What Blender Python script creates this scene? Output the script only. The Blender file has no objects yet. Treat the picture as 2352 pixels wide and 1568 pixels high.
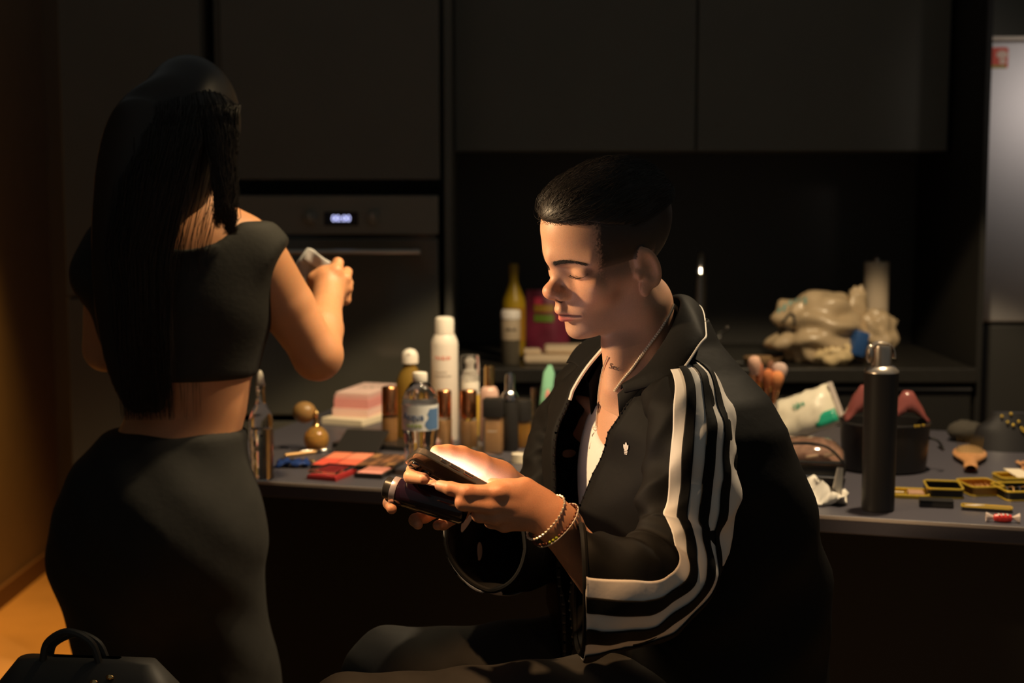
import bpy, bmesh, math, random
import numpy as np
from mathutils import Vector, Matrix, Euler
random.seed(7); np.random.seed(7)
SC = bpy.context.scene
C = SC.collection
R_ = math.radians
# ------------------------------------------------------------------ camera
CAM_H, PITCH, FPX = 1.41, R_(6), 2352 * 50 / 36
cd = bpy.data.cameras.new('camera'); cam = bpy.data.objects.new('camera', cd); C.objects.link(cam)
cam.location = (0, 0, CAM_H); cam.rotation_euler = (R_(90) - PITCH, 0, 0)
cd.lens = 50; cd.sensor_width = 36; cd.clip_start = .05
cd.dof.use_dof = True; cd.dof.focus_distance = 1.86; cd.dof.aperture_fstop = 4.0
SC.camera = cam
# ------------------------------------------------------------------ world, lights, exposure
w = bpy.data.worlds.new('dim_room'); SC.world = w; w.use_nodes = True
w.node_tree.nodes['Background'].inputs[0].default_value = (.93, .98, .92, 1)
w.node_tree.nodes['Background'].inputs[1].default_value = .064
SC.view_settings.view_transform = 'Standard'; SC.view_settings.look = 'None'
SC.view_settings.exposure = 0; SC.view_settings.gamma = 1; SC.view_settings.use_curve_mapping = False
def spot(name, loc, target, energy, color, angle, blend=.3, size=.03):
    l = bpy.data.lights.new(name, 'SPOT'); l.energy = energy; l.color = color
    l.spot_size = R_(angle); l.spot_blend = blend; l.shadow_soft_size = size
    o = bpy.data.objects.new(name, l); C.objects.link(o); o.location = loc
    o.rotation_euler = (Vector(target) - Vector(loc)).to_track_quat('-Z', 'Y').to_euler()
    return o
WARM = (1.0, .62, .30)
# make-up lamp standing left of the seated man, out of frame
spot('makeup_lamp', (-.76, 1.87, 1.50), (.05, 1.91, 1.21), 62, (1, .68, .37), 46, .35, .03)
# ceiling downlight in front of the seated man, over his hands
spot('downlight_front', (-.28, 1.42, 2.36), (-.02, 1.70, .93), 125, (1, .55, .23), 20, .5, .03)
# ceiling downlight over the left half of the table
spot('downlight_middle', (.04, 2.56, 2.08), (-.25, 2.80, 1.0), 58, (1, .74, .40), 80, .6, .03)
# ceiling downlight over the right half of the table
spot('downlight_right', (.78, 2.62, 2.35), (.76, 2.84, .84), 105, (1, .76, .47), 95.5, .10, .03)
# ceiling downlight in the passage on the left
spot('downlight_passage', (-1.42, 4.25, 2.4), (-1.60, 4.20, 0), 210, (1, .50, .10), 60, .9, .06)
# unseen warm source lighting the upper fridge door
spot('fridge_spot', (2.1, 2.2, 2.1), (1.72, 4.3, 1.66), 50, (1, .86, .76), 30, .9, .20)

# ------------------------------------------------------------------ pixel -> world, only used to read positions off the photograph
def ray(x, y):
    r, u = (x - 1176) / FPX, -(y - 784) / FPX
    return np.array([r, math.cos(PITCH) + u * math.sin(PITCH), -math.sin(PITCH) + u * math.cos(PITCH)])
def at(x, y, Y):
    d = ray(x, y); return np.array([0, 0, CAM_H]) + d * (Y / d[1])
def onz(x, y, z):
    d = ray(x, y); return np.array([0, 0, CAM_H]) + d * ((z - CAM_H) / d[2])
# ------------------------------------------------------------------ materials
MATS = {}
def mat(name, col, rough=.5, metal=0, trans=0, emit=None, estr=0, spec=.5, ior=1.45, vary=0, scale=60, bump=0, bscale=200, sss=0, coat=0, sheen=0, attr=None, alpha=1, thin=False):
    if name in MATS: return MATS[name]
    m = bpy.data.materials.new(name); MATS[name] = m; m.use_nodes = True
    nt = m.node_tree; b = nt.nodes['Principled BSDF']; I = b.inputs
    I['Base Color'].default_value = (*col, 1); I['Roughness'].default_value = rough; I['Metallic'].default_value = metal
    I['Transmission Weight'].default_value = trans; I['IOR'].default_value = ior; I['Specular IOR Level'].default_value = spec
    I['Coat Weight'].default_value = coat; I['Sheen Weight'].default_value = sheen; I['Alpha'].default_value = alpha
    if sss:
        I['Subsurface Weight'].default_value = sss; I['Subsurface Radius'].default_value = (.006, .0025, .0012); I['Subsurface Scale'].default_value = 1
    if emit: I['Emission Color'].default_value = (*emit, 1); I['Emission Strength'].default_value = estr
    tc = nt.nodes.new('ShaderNodeTexCoord')
    src = None
    if attr:
        a = nt.nodes.new('ShaderNodeAttribute'); a.attribute_name = attr; src = a.outputs['Color']
    if vary:
        n = nt.nodes.new('ShaderNodeTexNoise'); n.inputs['Scale'].default_value = scale; n.inputs['Detail'].default_value = 4
        nt.links.new(tc.outputs['Object'], n.inputs['Vector'])
        mr = nt.nodes.new('ShaderNodeMapRange'); mr.inputs[1].default_value = .3; mr.inputs[2].default_value = .7
        mr.inputs[3].default_value = 1 - vary; mr.inputs[4].default_value = 1 + vary
        nt.links.new(n.outputs[0], mr.inputs[0])
        mx = nt.nodes.new('ShaderNodeVectorMath'); mx.operation = 'SCALE'
        if src: nt.links.new(src, mx.inputs[0])
        else: mx.inputs[0].default_value = col
        nt.links.new(mr.outputs[0], mx.inputs['Scale']); src = mx.outputs[0]
    if src: nt.links.new(src, I['Base Color'])
    if bump:
        n = nt.nodes.new('ShaderNodeTexNoise'); n.inputs['Scale'].default_value = bscale; n.inputs['Detail'].default_value = 3
        nt.links.new(tc.outputs['Object'], n.inputs['Vector'])
        bp = nt.nodes.new('ShaderNodeBump'); bp.inputs['Strength'].default_value = bump; bp.inputs['Distance'].default_value = .002
        nt.links.new(n.outputs[0], bp.inputs['Height']); nt.links.new(bp.outputs[0], I['Normal'])
    return m
# ------------------------------------------------------------------ mesh helpers: a shape is (verts Nx3, faces)
def V(a): return np.asarray(a, float).reshape(-1, 3)
def join(*parts):
    vs, fs, n = [], [], 0
    for v, f in parts:
        vs.append(V(v)); fs += [tuple(i + n for i in q) for q in f]; n += len(v)
    return np.concatenate(vs), fs
def xf(s, loc=(0, 0, 0), rot=(0, 0, 0), scale=(1, 1, 1)):
    m = np.array(Euler(rot).to_matrix()); return (V(s[0]) * scale) @ m.T + np.array(loc), s[1]
def box(c, s, rot=(0, 0, 0), bev=0, seg=2):
    """box with centre c and full size s, edges rounded by bev"""
    bm = bmesh.new(); bmesh.ops.create_cube(bm, size=1)
    for v in bm.verts: v.co = Vector((v.co.x * s[0], v.co.y * s[1], v.co.z * s[2]))
    if bev: bmesh.ops.bevel(bm, geom=list(bm.edges), offset=bev, segments=seg, affect='EDGES', profile=.5)
    bm.verts.index_update(); v = np.array([q.co for q in bm.verts]); f = [tuple(a.index for a in q.verts) for q in bm.faces]; bm.free()
    return xf((v, f), c, rot)
def lathe(prof, n=24, c=(0, 0, 0), sx=1, sy=1, close=True):
    """prof: (r, z) from bottom to top"""
    a = np.arange(n) * 2 * math.pi / n; v = []; f = []
    for r, z in prof:
        v += [(r * math.cos(t) * sx + c[0], r * math.sin(t) * sy + c[1], z + c[2]) for t in a]
    for k in range(len(prof) - 1):
        for i in range(n):
            j = (i + 1) % n; f.append((k * n + i, k * n + j, (k + 1) * n + j, (k + 1) * n + i))
    if close:
        f.append(tuple(range(n))[::-1]); f.append(tuple(range((len(prof) - 1) * n, len(prof) * n)))
    return V(v), f
def frames(P):
    P = V(P); T = np.gradient(P, axis=0); T /= np.linalg.norm(T, axis=1)[:, None] + 1e-12
    up = np.array([0, 0, 1.]) if abs(T[0][2]) < .9 else np.array([1., 0, 0])
    n = np.cross(T[0], up); n /= np.linalg.norm(n); N = []
    for t in T:
        n = n - t * n.dot(t); n /= np.linalg.norm(n); N.append(n)
    N = np.array(N); return T, N, np.cross(T, N)
def tube(P, r, n=8, cap=True, closed=False):
    P = V(P); r = np.broadcast_to(np.asarray(r, float), (len(P),)); T, N, B = frames(P); v = []; f = []
    for k in range(len(P)):
        for i in range(n):
            a = 2 * math.pi * i / n; v.append(P[k] + r[k] * (N[k] * math.cos(a) + B[k] * math.sin(a)))
    m = len(P)
    for k in range(m if closed else m - 1):
        k2 = (k + 1) % m
        for i in range(n):
            j = (i + 1) % n; f.append((k * n + i, k * n + j, k2 * n + j, k2 * n + i))
    if cap and not closed:
        f.append(tuple(range(n))[::-1]); f.append(tuple(range((m - 1) * n, m * n)))
    return V(v), f
def spline(P, n=8, closed=False):
    """Catmull-Rom through P, n steps a segment"""
    P = np.asarray(P, float); P = P.reshape(len(P), -1); m = len(P); out = []
    for i in range(m if closed else m - 1):
        g = (lambda k: P[k % m]) if closed else (lambda k: P[min(max(k, 0), m - 1)])
        a, b, c, d = g(i - 1), g(i), g(i + 1), g(i + 2)
        for t in np.arange(n) / n:
            out.append(.5 * (2 * b + (c - a) * t + (2 * a - 5 * b + 4 * c - d) * t * t + (3 * b - a - 3 * c + d) * t ** 3))
    if not closed: out.append(P[-1])
    return np.array(out)
def prism(poly, z0, z1):
    n = len(poly); v = [(x, y, z0) for x, y in poly] + [(x, y, z1) for x, y in poly]
    f = [tuple(range(n))[::-1], tuple(range(n, 2 * n))] + [(i, (i + 1) % n, n + (i + 1) % n, n + i) for i in range(n)]
    return V(v), f
def rrect(w, h, r, n=5):
    out = []
    for cx, cy, a0 in ((w/2-r, h/2-r, 0), (-w/2+r, h/2-r, 90), (-w/2+r, -h/2+r, 180), (w/2-r, -h/2+r, 270)):
        for i in range(n + 1):
            a = R_(a0 + 90 * i / n); out.append((cx + r * math.cos(a), cy + r * math.sin(a)))
    return out
def grid_surface(G, closed_u=False, thick=0):
    """G: (m, n, 3) points -> quads; thick > 0 gives it a second skin"""
    G = np.asarray(G, float); m, n, _ = G.shape; v = G.reshape(-1, 3); f = []
    for i in range(m - 1):
        for j in range(n if closed_u else n - 1):
            k = (j + 1) % n; f.append((i*n+j, i*n+k, (i+1)*n+k, (i+1)*n+j))
    return v, f
def sphere(c, r, nu=16, nv=10):
    r = np.broadcast_to(np.asarray(r, float), (3,)); v = [(0, 0, -1)]; f = []
    for k in range(1, nv):
        p = -math.pi/2 + math.pi*k/nv
        v += [(math.cos(p)*math.cos(2*math.pi*i/nu), math.cos(p)*math.sin(2*math.pi*i/nu), math.sin(p)) for i in range(nu)]
    v.append((0, 0, 1)); L = len(v) - 1
    for i in range(nu):
        j = (i+1) % nu; f.append((0, 1+j, 1+i)); f.append((L, L-nu+i, L-nu+j))
        for k in range(nv-2): f.append((1+k*nu+i, 1+k*nu+j, 1+(k+1)*nu+j, 1+(k+1)*nu+i))
    return V(v) * r + np.array(c), f
def mesh(name, s, smooth=True, angle=40):
    me = bpy.data.meshes.new(name); me.from_pydata([tuple(map(float, p)) for p in s[0]], [], s[1]); me.update()
    bm = bmesh.new(); bm.from_mesh(me); bmesh.ops.recalc_face_normals(bm, faces=bm.faces); bm.to_mesh(me); bm.free()
    if smooth:
        me.shade_smooth()
        if angle: me.set_sharp_from_angle(angle=R_(angle))
    return me
def obj(name, s, m, parent=None, loc=None, rot=None, smooth=True, angle=40, kind=None, label=None, solid=0, sub=0, offset=0):
    me = s if isinstance(s, bpy.types.Mesh) else mesh(name, s, smooth, angle)
    o = bpy.data.objects.new(name, me); C.objects.link(o)
    if m is not None and not me.materials: me.materials.append(m)
    if parent is not None: o.parent = parent
    if loc is not None: o.location = tuple(map(float, loc))
    if rot is not None: o.rotation_euler = rot
    if solid:
        d = o.modifiers.new('solid', 'SOLIDIFY'); d.thickness = solid; d.offset = offset
    if sub:
        d = o.modifiers.new('sub', 'SUBSURF'); d.levels = sub; d.render_levels = sub
    if kind: o['kind'] = kind
    if label: o['label'] = label
    return o
def thing(name, label, cat, loc=(0, 0, 0), rz=0, group=None, rot=None):
    o = bpy.data.objects.new(name, None); C.objects.link(o); o.location = tuple(map(float, loc)); o.rotation_euler = rot or (0, 0, rz); o.empty_display_size = .02
    return tag(o, label, cat, group)
def tag(o, label, cat, group=None):
    o['label'] = label; o['category'] = cat
    if group: o['group'] = group
    return o
def text(name, body, size, m, parent, loc, rot, align='CENTER', extrude=.0003, bend=None, sx=1):
    """lettering as a mesh; bend = radius wraps it round a vertical cylinder"""
    c = bpy.data.curves.new(name, 'FONT'); c.body = body; c.size = size; c.align_x = align; c.align_y = 'CENTER'; c.extrude = extrude; c.resolution_u = 3
    t = bpy.data.objects.new(name, c); C.objects.link(t); bpy.context.view_layer.update()
    me = bpy.data.meshes.new_from_object(t.evaluated_get(bpy.context.evaluated_depsgraph_get())); bpy.data.objects.remove(t)
    if bend:
        for v in me.vertices:
            a = v.co.x * sx / bend; z = v.co.z
            v.co = Vector(((bend + z) * math.sin(a), -(bend + z) * math.cos(a), v.co.y))
    me.materials.clear(); me.materials.append(m)
    o = bpy.data.objects.new(name, me); C.objects.link(o); o.parent = parent; o.location = tuple(map(float, loc)); o.rotation_euler = rot
    return o
# ------------------------------------------------------------------ signed-distance modelling (bodies)
class Field:
    def __init__(s, lo, hi, h):
        s.lo = np.array(lo, float); s.h = h; n = np.ceil((np.array(hi) - s.lo) / h).astype(int) + 1
        ax = [(s.lo[i] + h * np.arange(n[i])).astype(np.float32) for i in range(3)]
        s.P = np.stack(np.meshgrid(*ax, indexing='ij'), -1)
def d_ell(P, c, r, M=None):
    q = P - np.asarray(c, np.float32)
    if M is not None: q = q @ np.asarray(M, np.float32)
    r = np.asarray(r, np.float32); k0 = np.linalg.norm(q / r, axis=-1); k1 = np.linalg.norm(q / (r * r), axis=-1) + 1e-9
    return k0 * (k0 - 1) / k1
def d_cap(P, a, b, ra, rb=None, flat=None):
    a = np.asarray(a, np.float32); b = np.asarray(b, np.float32); rb = ra if rb is None else rb
    q = P - a; d = b - a; t = np.clip((q @ d) / (d @ d + 1e-12), 0, 1)
    return np.linalg.norm(q - t[..., None] * d, axis=-1) - (ra + (rb - ra) * t)
def d_chain(P, pts, rs):
    D = None
    for i in range(len(pts) - 1):
        e = d_cap(P, pts[i], pts[i+1], rs[i], rs[i+1]); D = e if D is None else smin(D, e, .004)
    return D
def smin(a, b, k):
    h = np.maximum(k - np.abs(a - b), 0) / k; return np.minimum(a, b) - h * h * k * .25
def smax(a, b, k): return -smin(-a, -b, k)
def nets(F, lo, h):
    """surface nets of the zero level of F"""
    S = F < 0; nx, ny, nz = F.shape
    cnt = np.zeros((nx-1, ny-1, nz-1), np.uint8)
    for i in (0, 1):
        for j in (0, 1):
            for k in (0, 1): cnt += S[i:nx-1+i, j:ny-1+j, k:nz-1+k]
    act = (cnt > 0) & (cnt < 8); idx = np.argwhere(act); ID = np.full(act.shape, -1, np.int64); ID[act] = np.arange(len(idx))
    acc = np.zeros((len(idx), 3)); num = np.zeros(len(idx))
    cor = [(0,0,0),(1,0,0),(0,1,0),(1,1,0),(0,0,1),(1,0,1),(0,1,1),(1,1,1)]
    val = [F[idx[:,0]+c[0], idx[:,1]+c[1], idx[:,2]+c[2]] for c in cor]
    for a, b in ((0,1),(2,3),(4,5),(6,7),(0,2),(1,3),(4,6),(5,7),(0,4),(1,5),(2,6),(3,7)):
        va, vb = val[a], val[b]; m = (va < 0) != (vb < 0); t = np.zeros(len(idx)); t[m] = va[m] / (va[m] - vb[m])
        p = np.array(cor[a]) + t[:, None] * (np.array(cor[b]) - np.array(cor[a])); acc[m] += p[m]; num[m] += 1
    vs = (idx + acc / num[:, None]) * h + lo; fs = []
    for ax in range(3):
        u, v = (ax + 1) % 3, (ax + 2) % 3
        sl0 = [slice(None)] * 3; sl1 = [slice(None)] * 3; sl0[ax] = slice(0, -1); sl1[ax] = slice(1, None)
        ch = S[tuple(sl0)] != S[tuple(sl1)]; e = np.argwhere(ch)
        e = e[(e[:, u] > 0) & (e[:, v] > 0) & (e[:, u] < F.shape[u] - 1) & (e[:, v] < F.shape[v] - 1)]
        q = []
        for du, dv in ((0,0),(-1,0),(-1,-1),(0,-1)):
            c = e.copy(); c[:, u] += du; c[:, v] += dv; q.append(ID[c[:,0], c[:,1], c[:,2]])
        q = np.stack(q, 1); flip = ~S[e[:,0], e[:,1], e[:,2]]; q[flip] = q[flip][:, ::-1]; fs.append(q)
    fs = np.concatenate(fs)
    return vs, fs[:, ::-1]
def relax(vs, fs, it=2, lam=.5):
    n = len(vs)
    for _ in range(it):
        acc = np.zeros_like(vs); num = np.zeros(n)
        for a in range(4):
            for b in ((a+1) % 4, (a+3) % 4):
                np.add.at(acc, fs[:, a], vs[fs[:, b]]); np.add.at(num, fs[:, a], 1)
        vs = vs + lam * (acc / np.maximum(num, 1)[:, None] - vs)
    return vs
def big_islands(vs, fs, least=400):
    """drop stray crumbs: faces of islands with fewer points than least"""
    L = np.arange(len(vs)); a = fs[:, [0, 1, 2, 3]].ravel(); b = fs[:, [1, 2, 3, 0]].ravel()
    while True:
        M = L.copy(); np.minimum.at(M, a, L[b]); np.minimum.at(M, b, L[a]); M = M[M]
        if (M == L).all(): break
        L = M
    n = np.bincount(L, minlength=len(vs))[L]; used = np.zeros(len(vs), bool); keep = n[fs[:, 0]] >= least; used[fs[keep].ravel()] = True
    new = np.cumsum(used) - 1; return used, new[fs[keep]]
def np_mesh(name, vs, fs, col=None, clean=False):
    if clean:
        u, fs = big_islands(vs, fs); vs = vs[u]; col = None if col is None else col[u]
    me = bpy.data.meshes.new(name); me.vertices.add(len(vs)); me.vertices.foreach_set('co', np.asarray(vs, np.float32).ravel())
    me.loops.add(len(fs) * 4); me.loops.foreach_set('vertex_index', np.asarray(fs, np.int32).ravel())
    me.polygons.add(len(fs)); me.polygons.foreach_set('loop_start', np.arange(0, len(fs) * 4, 4, dtype=np.int32)); me.update(calc_edges=True); me.validate(); me.shade_smooth()
    if col is not None:
        a = me.color_attributes.new('Col', 'FLOAT_COLOR', 'POINT'); c = np.ones((len(vs), 4), np.float32); c[:, :3] = col; a.data.foreach_set('color', c.ravel())
    return me
# ------------------------------------------------------------------ the room
def W(x, y, Y): return at(x, y, Y)
m_floor = mat('floor_boards', (.52, .30, .12), .45, vary=.15, scale=3)
m_wall = mat('wall_paint', (.22, .155, .10), .85, vary=.05, scale=8)
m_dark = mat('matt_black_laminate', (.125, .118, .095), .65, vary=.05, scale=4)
m_low = mat('matt_black_shaded', (.014, .013, .011), .6, vary=.05, scale=4)  # laminate copy with shade put into the colour, for lamp-lit lower fronts
m_base = mat('baseboard_paint', (.16, .085, .045), .6)
def struct(name, s, m, **k):
    o = obj(name, s, m, smooth=False, **k); o['kind'] = 'structure'; return o
struct('floor', box((.3, 2.6, -.05), (5.4, 7.2, .1)), m_floor)
struct('wall_left', box((-1.80, 3.0, 1.3), (.1, 5.0, 2.6)), m_wall)
struct('baseboard_left', box((-1.743, 3.0, .035), (.014, 5.0, .07)), m_base)
struct('wall_back', box((.4, 5.45, 1.3), (4.5, .1, 2.6)), m_dark)
struct('wall_right', box((2.35, 3.9, 1.3), (.1, 3.2, 2.6)), m_dark)
# --- kitchen line
KY = 4.0
m_oven = mat('oven_black_steel', (.20, .185, .145), .45, metal=.0, spec=.4)
m_glassblk = mat('black_glass', (.10, .095, .075), .12, spec=.5)
m_steel = mat('brushed_steel', (.62, .56, .48), .32, metal=1)
tall = thing('tall_cabinet', 'tall black kitchen cabinet left of the oven unit', 'cabinet', (-1.06, 4.3, 0))
obj('body', box((0, .02, 1.2), (.40, .58, 2.4)), m_dark, tall, smooth=False)
obj('door', box((0, -.285, 1.75), (.392, .02, 1.26), bev=.002), m_dark, tall, smooth=False); obj('door', box((0, -.285, .60), (.392, .02, 1.02), bev=.002), m_dark, tall, smooth=False)
ou = thing('oven_cabinet', 'tall black cabinet housing the built-in oven', 'cabinet', (-.505, 4.3, 0))
obj('side_panel', box((-.315, .02, 1.2), (.02, .58, 2.4)), m_dark, ou, smooth=False); obj('side_panel', box((.325, .02, 1.2), (.02, .58, 2.4)), m_dark, ou, smooth=False)
obj('back_panel', box((0, .30, 1.2), (.61, .02, 2.4)), m_dark, ou, smooth=False)
obj('door', box((0, -.285, 1.92), (.606, .02, .95), bev=.002), m_dark, ou, smooth=False); obj('drawer', box((0, -.285, .38), (.606, .02, .76), bev=.002), m_dark, ou, smooth=False)
ov = thing('oven', 'black built-in oven with lit clock and steel handle', 'oven', (-.505, 4.02, .78))
obj('body', box((0, .26, .31), (.58, .50, .60)), m_glassblk, ov, smooth=False)
obj('control_panel', box((0, -.012, .566), (.598, .022, .108), bev=.003), m_oven, ov, smooth=False)
od = obj('oven_door', box((0, -.014, .25), (.598, .026, .50), bev=.004), m_glassblk, ov, smooth=False)
for px in (714, 858):
    p = W(px, 500, KY) - np.array(ov.location); kn = obj('knob', xf(lathe([(.020, 0), (.020, .004), (.016, .006), (.0145, .028), (.012, .030)], 24), rot=(R_(90), 0, 0)), m_oven, ov, loc=(p[0], -.023, p[2]))
    obj('pointer', box((0, -.031, .006), (.003, .002, .014)), m_steel, kn)
p = W(784, 502, KY) - np.array(ov.location)
disp = obj('display', box((p[0], -.0245, p[2]), (.095, .003, .038)), mat('display_glass', (.02, .02, .025), .2), ov, smooth=False)
text('clock_digits', '00:00', .024, mat('clock_led', (.4, .45, 1), .5, emit=(.55, .58, 1.0), estr=2.2), disp, (p[0], -.0265, p[2]), (R_(90), 0, 0))
hb = W(800, 577, KY) - np.array(ov.location)
hd = obj('handle', xf(tube([(-.25, 0, 0), (.25, 0, 0)], .0075, 14), (0, -.065, hb[2])), m_steel, od)
for x in (-.235, .235): obj('bracket', box((x, -.045, hb[2]), (.014, .045, .014), bev=.002), m_steel, od)
# worktop with drawers below
CZ = .925
wk = thing('kitchen_worktop', 'long black worktop along the back wall with sink', 'worktop', (.56, 4.25, 0))
obj('slab', box((0, -.02, CZ - .02), (1.45, .66, .04), bev=.003), mat('worktop_black', (.022, .020, .017), .4, vary=.1, scale=50), wk, smooth=False)
obj('basin', box((-.03, -.05, CZ + .002), (.46, .36, .004), bev=.0015), mat('black_composite_sink', (.05, .047, .04), .4), wk, smooth=False)
for i, (x0, x1) in enumerate(((-.17, .40), (.40, .85), (.85, 1.286))):
    u = thing('base_cabinet', ('black base cabinet beside the oven unit', 'black base cabinet under the sink behind the seated person', 'black base cabinet with drawers beside the fridge')[i], 'cabinet', ((x0+x1)/2, 4.25, 0), group='base cabinets under the worktop')
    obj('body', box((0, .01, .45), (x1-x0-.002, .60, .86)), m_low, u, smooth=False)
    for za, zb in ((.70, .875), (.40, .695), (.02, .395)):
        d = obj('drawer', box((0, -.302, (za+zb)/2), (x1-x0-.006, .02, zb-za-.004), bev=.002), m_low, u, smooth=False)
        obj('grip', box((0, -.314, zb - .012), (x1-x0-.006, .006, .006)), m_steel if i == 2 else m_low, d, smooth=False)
for i, (x0, x1) in enumerate(((-.17, .54), (.54, 1.28))):
    u = thing('wall_cabinet', ('black wall cabinet between oven unit and seam', 'black wall cabinet next to the fridge')[i], 'cabinet', ((x0+x1)/2, 4.4, 1.53), group='wall cabinets above the worktop')
    obj('body', box((0, .01, .40), (x1-x0-.003, .36, .80)), m_dark, u, smooth=False); obj('door', box((0, -.18, .40), (x1-x0-.006, .02, .80), bev=.002), m_dark, u, smooth=False)
struct('wall_backsplash', box((.55, 4.62, 1.25), (1.5, .04, .70)), mat('dark_backsplash', (.045, .042, .036), .6))
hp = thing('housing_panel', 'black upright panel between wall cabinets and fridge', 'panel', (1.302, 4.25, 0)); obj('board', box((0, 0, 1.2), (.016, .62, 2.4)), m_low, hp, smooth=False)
# fridge
m_fridge = mat('silver_fridge_steel', (.46, .45, .46), .42, metal=.35, vary=.04, scale=300)
fr = thing('fridge', 'tall silver fridge at the right edge', 'fridge', (1.646, 4.60, 0))
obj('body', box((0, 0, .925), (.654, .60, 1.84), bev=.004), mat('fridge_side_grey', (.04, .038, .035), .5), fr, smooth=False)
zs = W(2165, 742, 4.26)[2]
obj('door', box((0, -.325, (1.852+zs+.004)/2), (.654, .055, 1.852-zs-.004), bev=.008, seg=3), m_fridge, fr); obj('door', box((0, -.325, (zs-.004+.06)/2), (.654, .055, zs-.064), bev=.008, seg=3), mat('shaded_fridge_steel', (.04, .038, .034), .5, metal=.2), fr)  # lower door: dark copy of the silver steel, shade put into its colour
obj('top_trim', box((0, -.33, 1.8575), (.656, .07, .011), bev=.002), mat('lit_edge_cream', (.75, .66, .55), .5), fr, smooth=False)  # pale trim, the lit look of the top edge put into its colour
obj('handle', tube([W(2150, 832, 4.26) - [1.646, 4.6, 0] + [.050, -.012, 0], W(2150, 985, 4.26) - [1.646, 4.6, 0] + [.050, -.012, 0]], .006, 8), mat('panel_edge_bronze', (.22, .15, .09), .4, metal=.6), fr)  # brown edge of the housing panel, added here as a bar on the door
mg = thing('fridge_magnet', 'small red and yellow advertising magnet on the fridge door', 'magnet', W(2267, 134, 4.262), rot=(0, 0, 0))
mw = 88*4.26/FPX; mh = 47*4.26/FPX
obj('card', xf(prism(rrect(mw, mh, .006), 0, .003), (0, -.012, 0), (R_(90), 0, 0)), mat('magnet_red', (.75, .06, .02), .5), mg, smooth=False)
obj('yellow_print', box((-mw*.41, -.0155, 0), (mw*.16, .0006, mh*.96)), mat('magnet_yellow', (.85, .42, .04), .5), mg, smooth=False)
obj('green_print', box((0, -.0155, -mh*.42), (mw*.9, .0006, mh*.14)), mat('magnet_green', (.35, .32, .04), .5), mg, smooth=False)
obj('portrait_print', join(sphere((-mw*.36, -.0158, mh*.04), (mw*.05, .0005, mh*.18), 12, 8), sphere((-mw*.20, -.0158, -mh*.16), (mw*.035, .0005, mh*.1), 12, 8)), mat('magnet_black', (.03, .03, .02), .5), mg)
obj('white_print', join(sphere((mw*.34, -.0158, mh*.15), (mw*.15, .0006, mh*.2), 16, 8), sphere((mw*.36, -.0158, -mh*.18), (mw*.1, .0006, mh*.13), 16, 8)), mat('magnet_white', (.85, .62, .5), .5), mg)
# --- the table (kitchen island)
TZ = .838; TU = np.array([.961, -.275, 0]); TN = np.array([.275, .961, 0]); T0 = np.array([-.481, 2.784, 0]); TR = math.atan2(-.275, .961)
isl = thing('kitchen_island', 'dark blue-grey topped island covered with make-up and bottles', 'table', T0 + TU*.77 + TN*.5, TR)
obj('worktop', box((0, 0, TZ - .016), (2.06, 1.0, .032), bev=.0025), mat('slate_laminate', (.080, .075, .092), .42, vary=.12, scale=420), isl, smooth=False)
obj('edge_strip', box((0, -.5012, TZ - .0035), (2.06, .0016, .006)), mat('pale_edge_strip', (.60, .52, .46), .4), isl, smooth=False)  # thin paler strip along the front edge
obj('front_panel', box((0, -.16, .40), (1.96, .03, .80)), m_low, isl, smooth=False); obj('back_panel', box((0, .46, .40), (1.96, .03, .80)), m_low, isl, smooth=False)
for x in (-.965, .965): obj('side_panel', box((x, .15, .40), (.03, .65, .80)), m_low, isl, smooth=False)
# ------------------------------------------------------------------ the seated man: head
def head_rot(yaw, pit, rol):
    f0 = np.array([-math.cos(yaw), -math.sin(yaw), 0]); l0 = np.array([math.sin(yaw), -math.cos(yaw), 0]); u0 = np.array([0, 0, 1.])
    f = f0*math.cos(pit) - u0*math.sin(pit); u = u0*math.cos(pit) + f0*math.sin(pit)
    l = l0*math.cos(rol) + u*math.sin(rol); u2 = u*math.cos(rol) - l0*math.sin(rol)
    return np.stack([f, l, u2], 1)
HR = head_rot(R_(30), R_(19.3), R_(-10)); HO = np.array([.1297, 1.95, 1.3393]); HS = .977
def hw(p): return HO + HS * (V(p) @ HR.T)            # head frame -> world
def hl(p): return ((V(p) - HO) / HS) @ HR            # world -> head frame
SKIN = np.array([.57, .315, .200])
def rotm(rx=0, ry=0, rz=0): return np.array(Euler((rx, ry, rz)).to_matrix())
BF = np.array([-math.cos(R_(28)), -math.sin(R_(28)), 0]); BL = np.array([math.sin(R_(28)), -math.cos(R_(28)), 0])   # body forward, body left
def chest_sdf(P):
    M = np.stack([BF, BL, [0, 0, 1]], 1)
    D = d_ell(P, (.222, 1.992, 1.00), (.105, .165, .18), M)
    D = smin(D, d_ell(P, (.250, 2.00, .86), (.105, .150, .16), M), .05)
    n0 = at(1474, 860, 1.995)
    D = smin(D, d_cap(P, n0 + [0, 0, -.03], n0 + [.01, 0, -.08], .050, .065), .03)
    for s in (1, -1):
        sh = np.array([.215, 1.99, 1.085]) + BL * .125 * s; D = smin(D, d_cap(P, n0 + [.012, .004, -.06], sh, .034, .040), .04)
        D = smin(D, d_cap(P, n0 + BF*.035 + [0, 0, -.075], n0 + BF*.030 + BL*.12*s + [.0, 0, -.045], .010, .010), .018)     # collar bones
    return D
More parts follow.
